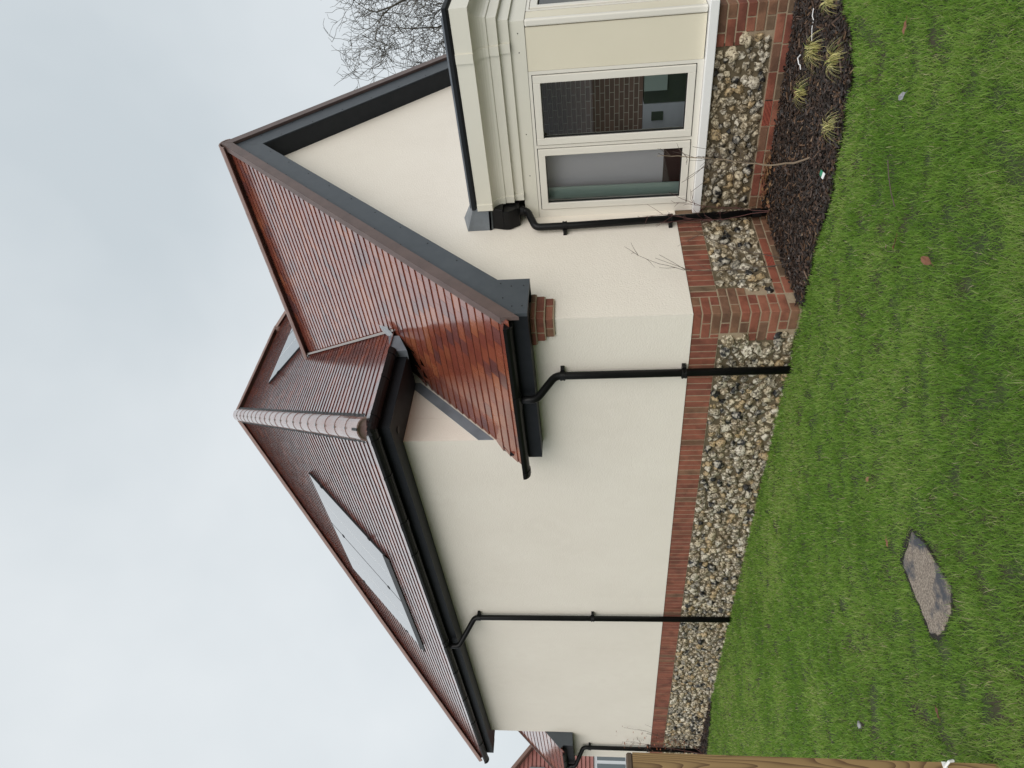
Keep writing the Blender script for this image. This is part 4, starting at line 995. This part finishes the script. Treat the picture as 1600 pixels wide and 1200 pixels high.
shrub('leafy_shrub', 'small shrub with withered copper leaves by the far downpipe', (-0.25, 9.0, G),
      [[(0, 0, 0), (0.12, -0.041, 0.2), (0.156, -0.053, 0.35), (0.20, -0.081, 0.546), (0.22, -0.14, 0.816)], [(0, 0, 0), (0.08, 0.1, 0.3), (0.14, 0.047, 0.894), (0.18, 0.03, 1.204)], [(0, 0, 0), (-0.02, 0.2, 0.4), (0.05, 0.25, 0.75)]],
      [[(0.20, -0.08, 0.55), (0.22, -0.3, 0.9), (0.20, -0.5, 1.287)], [(0.20, -0.1, 0.65), (0.21, -0.35, 0.93), (0.2, -0.45, 1.071)], [(0.2, -0.1, 0.6), (0.2, -0.5, 0.8), (0.21, -0.62, 0.95)]], (m_twigred, m_twig), tips=45, leafm=m_copper, seed=6, nl=190, r0=0.006)

# sedge tufts
def sedge(loc, h, n, seed, label, lean=(0, 0)):
    t = thing('sedge_tuft', label, 'grass tuft', loc, group='yellow sedge tufts planted in the bark mulch'); rnd = random.Random(seed); b = MB()
    for _ in range(n):
        a = rnd.uniform(0, 2 * PI); L = h * rnd.uniform(0.7, 1.35); d = Vector((math.cos(a), math.sin(a), 0)) + Vector((*lean, 0)); o = Vector((rnd.gauss(0, 0.012), rnd.gauss(0, 0.012), 0))
        sd_ = Vector((-d.y, d.x, 0)).normalized() * rnd.uniform(0.0014, 0.0026); k = 6; vs = []
        for i in range(k):
            u = i / (k - 1); p = o + d * L * 0.78 * u ** 1.25 * rnd.uniform(0.97, 1.03) + Vector((0, 0, L * (1.7 * u - 1.65 * u * u)))
            vs += [p - sd_ * (1 - u * 0.8), p + sd_ * (1 - u * 0.8)]
        b.add(vs, [(2 * i, 2 * i + 1, 2 * i + 3, 2 * i + 2) for i in range(k - 1)], 1 if rnd.random() < 0.22 else 0)
    b.build('blades', [m_sedge, m_sedge2], t)
Z_ = G + 0.02
sedge((0.636, -2.05, Z_), 0.14, 50, 1, 'yellow sedge tuft cut by the right edge of the view, farthest along the bed')
sedge((0.76, -1.71, Z_), 0.165, 70, 2, 'largest yellow sedge tuft, sprawling in the middle of the mulch', (-0.1, 0.15))
sedge((0.30, -1.80, Z_), 0.145, 70, 3, 'dense yellow sedge tuft right at the lawn edge next to the largest tuft')
sedge((0.876, -1.36, Z_), 0.15, 40, 4, 'thin sedge tuft nearest the brick base of the bay')
sedge((0.113, -1.452, Z_), 0.13, 42, 5, 'yellow sedge tuft at the lawn edge apart from the dense pair')

# litter
def strip(name, loc, pts, label, cat, m_=m_white, r_=0.0045, grp=None):
    b = MB(); b.tube(pts, r_, 6); o = b.build(name, m_); o.location = loc; tag(o, label, cat, grp)
strip('plastic_strip', (1.12, -1.50, Z_ + 0.02), [(0.0, -0.03, 0), (0.02, 0.0, 0.01), (-0.015, 0.03, 0.005), (-0.04, 0.03, 0.0), (-0.07, 0.05, 0.0)], 'short crinkled white plastic strip on the mulch near the bay wall', 'litter')
strip('plastic_strip', (0.93, -1.80, Z_ + 0.02), [(0.07, -0.09, 0), (0.04, -0.05, 0.008), (0.02, -0.03, 0), (0.0, 0.02, 0.006), (-0.01, 0.07, 0), (-0.03, 0.10, 0.0)], 'long wavy white plastic strip on the mulch above the largest sedge', 'litter', r_=0.003)
lt = thing('plant_label', 'white and green plastic plant label lying on the dark mulch', 'plant label', (0.055, -1.135, G + 0.045))
b = MB(); b.prism([(-0.028, -0.02, 0), (-0.005, -0.022, 0.007), (-0.004, 0.021, 0.011), (-0.026, 0.022, 0.006)], (0, 0, 0.003)); b.build('label_face', m_white, lt)
b = MB(); b.prism([(-0.0045, -0.022, 0.007), (0.034, -0.018, 0.012), (0.034, 0.016, 0.014), (-0.0035, 0.021, 0.011)], (0, 0, 0.003)); b.build('label_band', m_tagg, lt)
def pebble(loc, s_, label, m_, name='pebble', cat='stone'):
    me = FM[random.randrange(len(FM))].copy(); me.name = name; me.materials.clear(); me.materials.append(m_)
    o = link(name, me); o.location = loc; o.scale = (s_, s_ * 0.8, s_ * 0.55); tag(o, label, cat)
pebble((0.449, -0.18, Z_ + 0.015), 0.013, 'tiny white pebble on the mulch below the gable air brick', m_white)
pebble((-2.69, 1.16, G + 0.025), 0.022, 'grey pebble beside the bare dark patch in the lawn', m_stone)
def leaf(loc, s_, rz, label, m_):
    b = MB(); vs = [(-1, 0, .1), (-.6, .35, .25), (0, .5, .1), (.6, .35, .2), (1.15, 0, 0), (.6, -.35, .25), (0, -.5, .05), (-.6, -.35, .2), (0, 0, 0.0)]
    s_ *= 1.35; b.add([(x_ * s_, y_ * s_, z_ * s_) for x_, y_, z_ in vs], [(8, i, (i + 1) % 8) for i in range(8)])
    b.tube([(-1.0 * s_, 0, .1 * s_), (-1.6 * s_, 0.1 * s_, .2 * s_)], 0.0012, 4)
    o = b.build('dead_leaf', m_); o.location = loc; o.rotation_euler = (random.uniform(-.3, .3), random.uniform(-.3, .3), rz); tag(o, label, 'leaf', 'dead leaves lying on the lawn')
LG = G + 0.032
leaf((-3.07, -0.02, LG), 0.028, 0.4, 'dark red leaf in the grass between the pad and the timber post', m_leaf)
leaf((-1.12, -1.34, LG), 0.022, 1.0, 'pale pink leaf in the grass closest to the bed', m_leafp)
leaf((-1.20, -1.42, LG), 0.024, 2.2, 'curled dark leaf just beside the pale pink one', m_leaf)
leaf((-1.56, -1.56, LG), 0.030, 0.2, 'brown leaf lying on a bare spot in mid lawn', m_leaf)
leaf((-0.79, -2.03, LG), 0.026, 0.9, 'greyish leaf in the lawn nearest the right edge of the view', m_stone)
leaf((-0.60, -2.30, LG), 0.024, 1.9, 'small dark leaf by the bed at the far right of the lawn', m_leaf)
leaf((-1.78, -0.16, LG), 0.020, 1.4, 'tan leaf in the grass between the pad and the house wall', mat('tan_dead_leaf', (0.23, 0.13, 0.06), 0.6))
leaf((-2.19, -0.12, LG), 0.018, 2.7, 'orange brown leaf fragment at the near tip of the concrete pad', m_leaf)
strip('fallen_twig', (-0.95, -1.62, LG), [(-0.12, 0.06, 0), (-0.04, 0.02, 0.006), (0.05, -0.03, 0.004), (0.12, -0.08, 0.0)], 'thin dry twig lying across the lawn beyond the sedges', 'twig', m_twig, 0.0028)

# ------------------------------------------------------------------ bare trees
def bare_tree(loc, label, height, seed, spread=1.0, levels=6, trunk_r=0.2, first=0.30, tipn=1, lean=(0, 0)):
    t = thing('bare_tree', label, 'tree', loc); rnd = random.Random(seed); tb = MB(); br = MB()
    def grow(p, d, L, r, lv):
        n = 4 if lv < 3 else 3; pts = [p]; rad = [r]; dd = d.copy()
        for i in range(n):
            dd = (dd + Vector([rnd.gauss(0, 0.16 + 0.04 * lv) for _ in range(3)]) + Vector((0, 0, 0.05))).normalized()
            pts.append(pts[-1] + dd * L / n); rad.append(r * (1 - 0.42 * (i + 1) / n))
        (tb if lv == 0 else br).tube(pts, rad, 7 if lv < 2 else (5 if lv < 4 else 3), cap=lv < 2)
        if lv >= levels: return
        kids = 3 if lv < 2 else rnd.choice((2, 2, 3))
        for k in range(kids + (1 if lv >= 2 else 0)):
            i = n if k == 0 else rnd.randint(1, n)
            ax = Vector([rnd.gauss(0, 1) for _ in range(3)]); perp = (ax - dd * ax.dot(dd)).normalized(); an = rnd.uniform(0.12, 0.4) if k == 0 else rnd.uniform(0.45, 1.05)
            nd = (dd * math.cos(an) + perp * math.sin(an) * spread).normalized(); nd.z += 0.08
            grow(pts[i], nd.normalized(), L * rnd.uniform(0.62, 0.85), max(rad[i] * (0.78 if k == 0 else rnd.uniform(0.42, 0.62)), 0.0075), lv + 1)
    grow(Vector((0, 0, -0.1)), Vector((*lean, 1)).normalized(), height * first, trunk_r, 0)
    tb.build('trunk', m_bark, t, smooth=True); br.build('branches', m_bark, t)
    return t
bare_tree((19.6, 3.4, G), 'large bare tree with twisting branches standing behind the gable roof', 14.8, 5, 1.0, 7, 0.34, 0.25)
bare_tree((3.2, 22.8, G), 'bare tree glimpsed behind the low far wing', 5.6, 33, 1.0, 6, 0.14, 0.27)

# ------------------------------------------------------------------ neighbour's house far behind
nb = thing('house', 'distant house with pinkish red tile hung gable beyond the far end', 'house', (0.2, 20.0, G))
m_pink = mat('far_pink_tile', (0.30, 0.115, 0.10), 0.45, (0.36, 0.16, 0.14), 3)
def gz(x_): return 2.96 + (3.417 - (0.2 + abs(x_))) * 0.81 - G             # height of the gable's verge above the ground
b = MB(); b.box(-4.4, 4.4, 0.06, 7.0, 0, 1.95); b.build('wall', mat('far_wall', (0.62, 0.64, 0.66), 0.8), nb)
th = MB()
z_ = 1.93
while z_ < gz(0) - 0.2:
    h = min(4.6, (gz(0) - z_) / 0.81); h2 = min(4.6, (gz(0) - z_ - 0.13) / 0.81)
    th.prism([(-h, -0.035, z_), (h, -0.035, z_), (h2, 0.02, z_ + 0.135), (-h2, 0.02, z_ + 0.135)], (0, 0.03, 0)); z_ += 0.125
th.build('tile_hanging', m_pink, nb)
rf = MB()
for sg in (1, -1):
    rf.prism([(0, -0.25, gz(0) + 0.02), (sg * 4.9, -0.25, gz(4.9) + 0.02), (sg * 4.9, -0.25, gz(4.9) + 0.14), (0, -0.25, gz(0) + 0.14)], (0, 7.5, 0))
rf.build('roof', m_ridge, nb)
b = MB(); b.box(1.95, 2.72, -0.07, -0.04, 3.40, 3.86); b.build('gable_vent', m_lead, nb)
wf = MB(); wf.box(2.3, 4.3, 0.02, 0.06, 0.9, 1.90); wo_ = wf.build('window', mat('far_white_frame', (0.7, 0.74, 0.78), 0.5), nb)
for i in range(3):
    q = MB(); q.box(2.36 + i * 0.64, 2.90 + i * 0.64, 0.005, 0.018, 0.97, 1.82); q.build('pane', mat('far_glass', (0.16, 0.19, 0.21), 0.1), wo_)
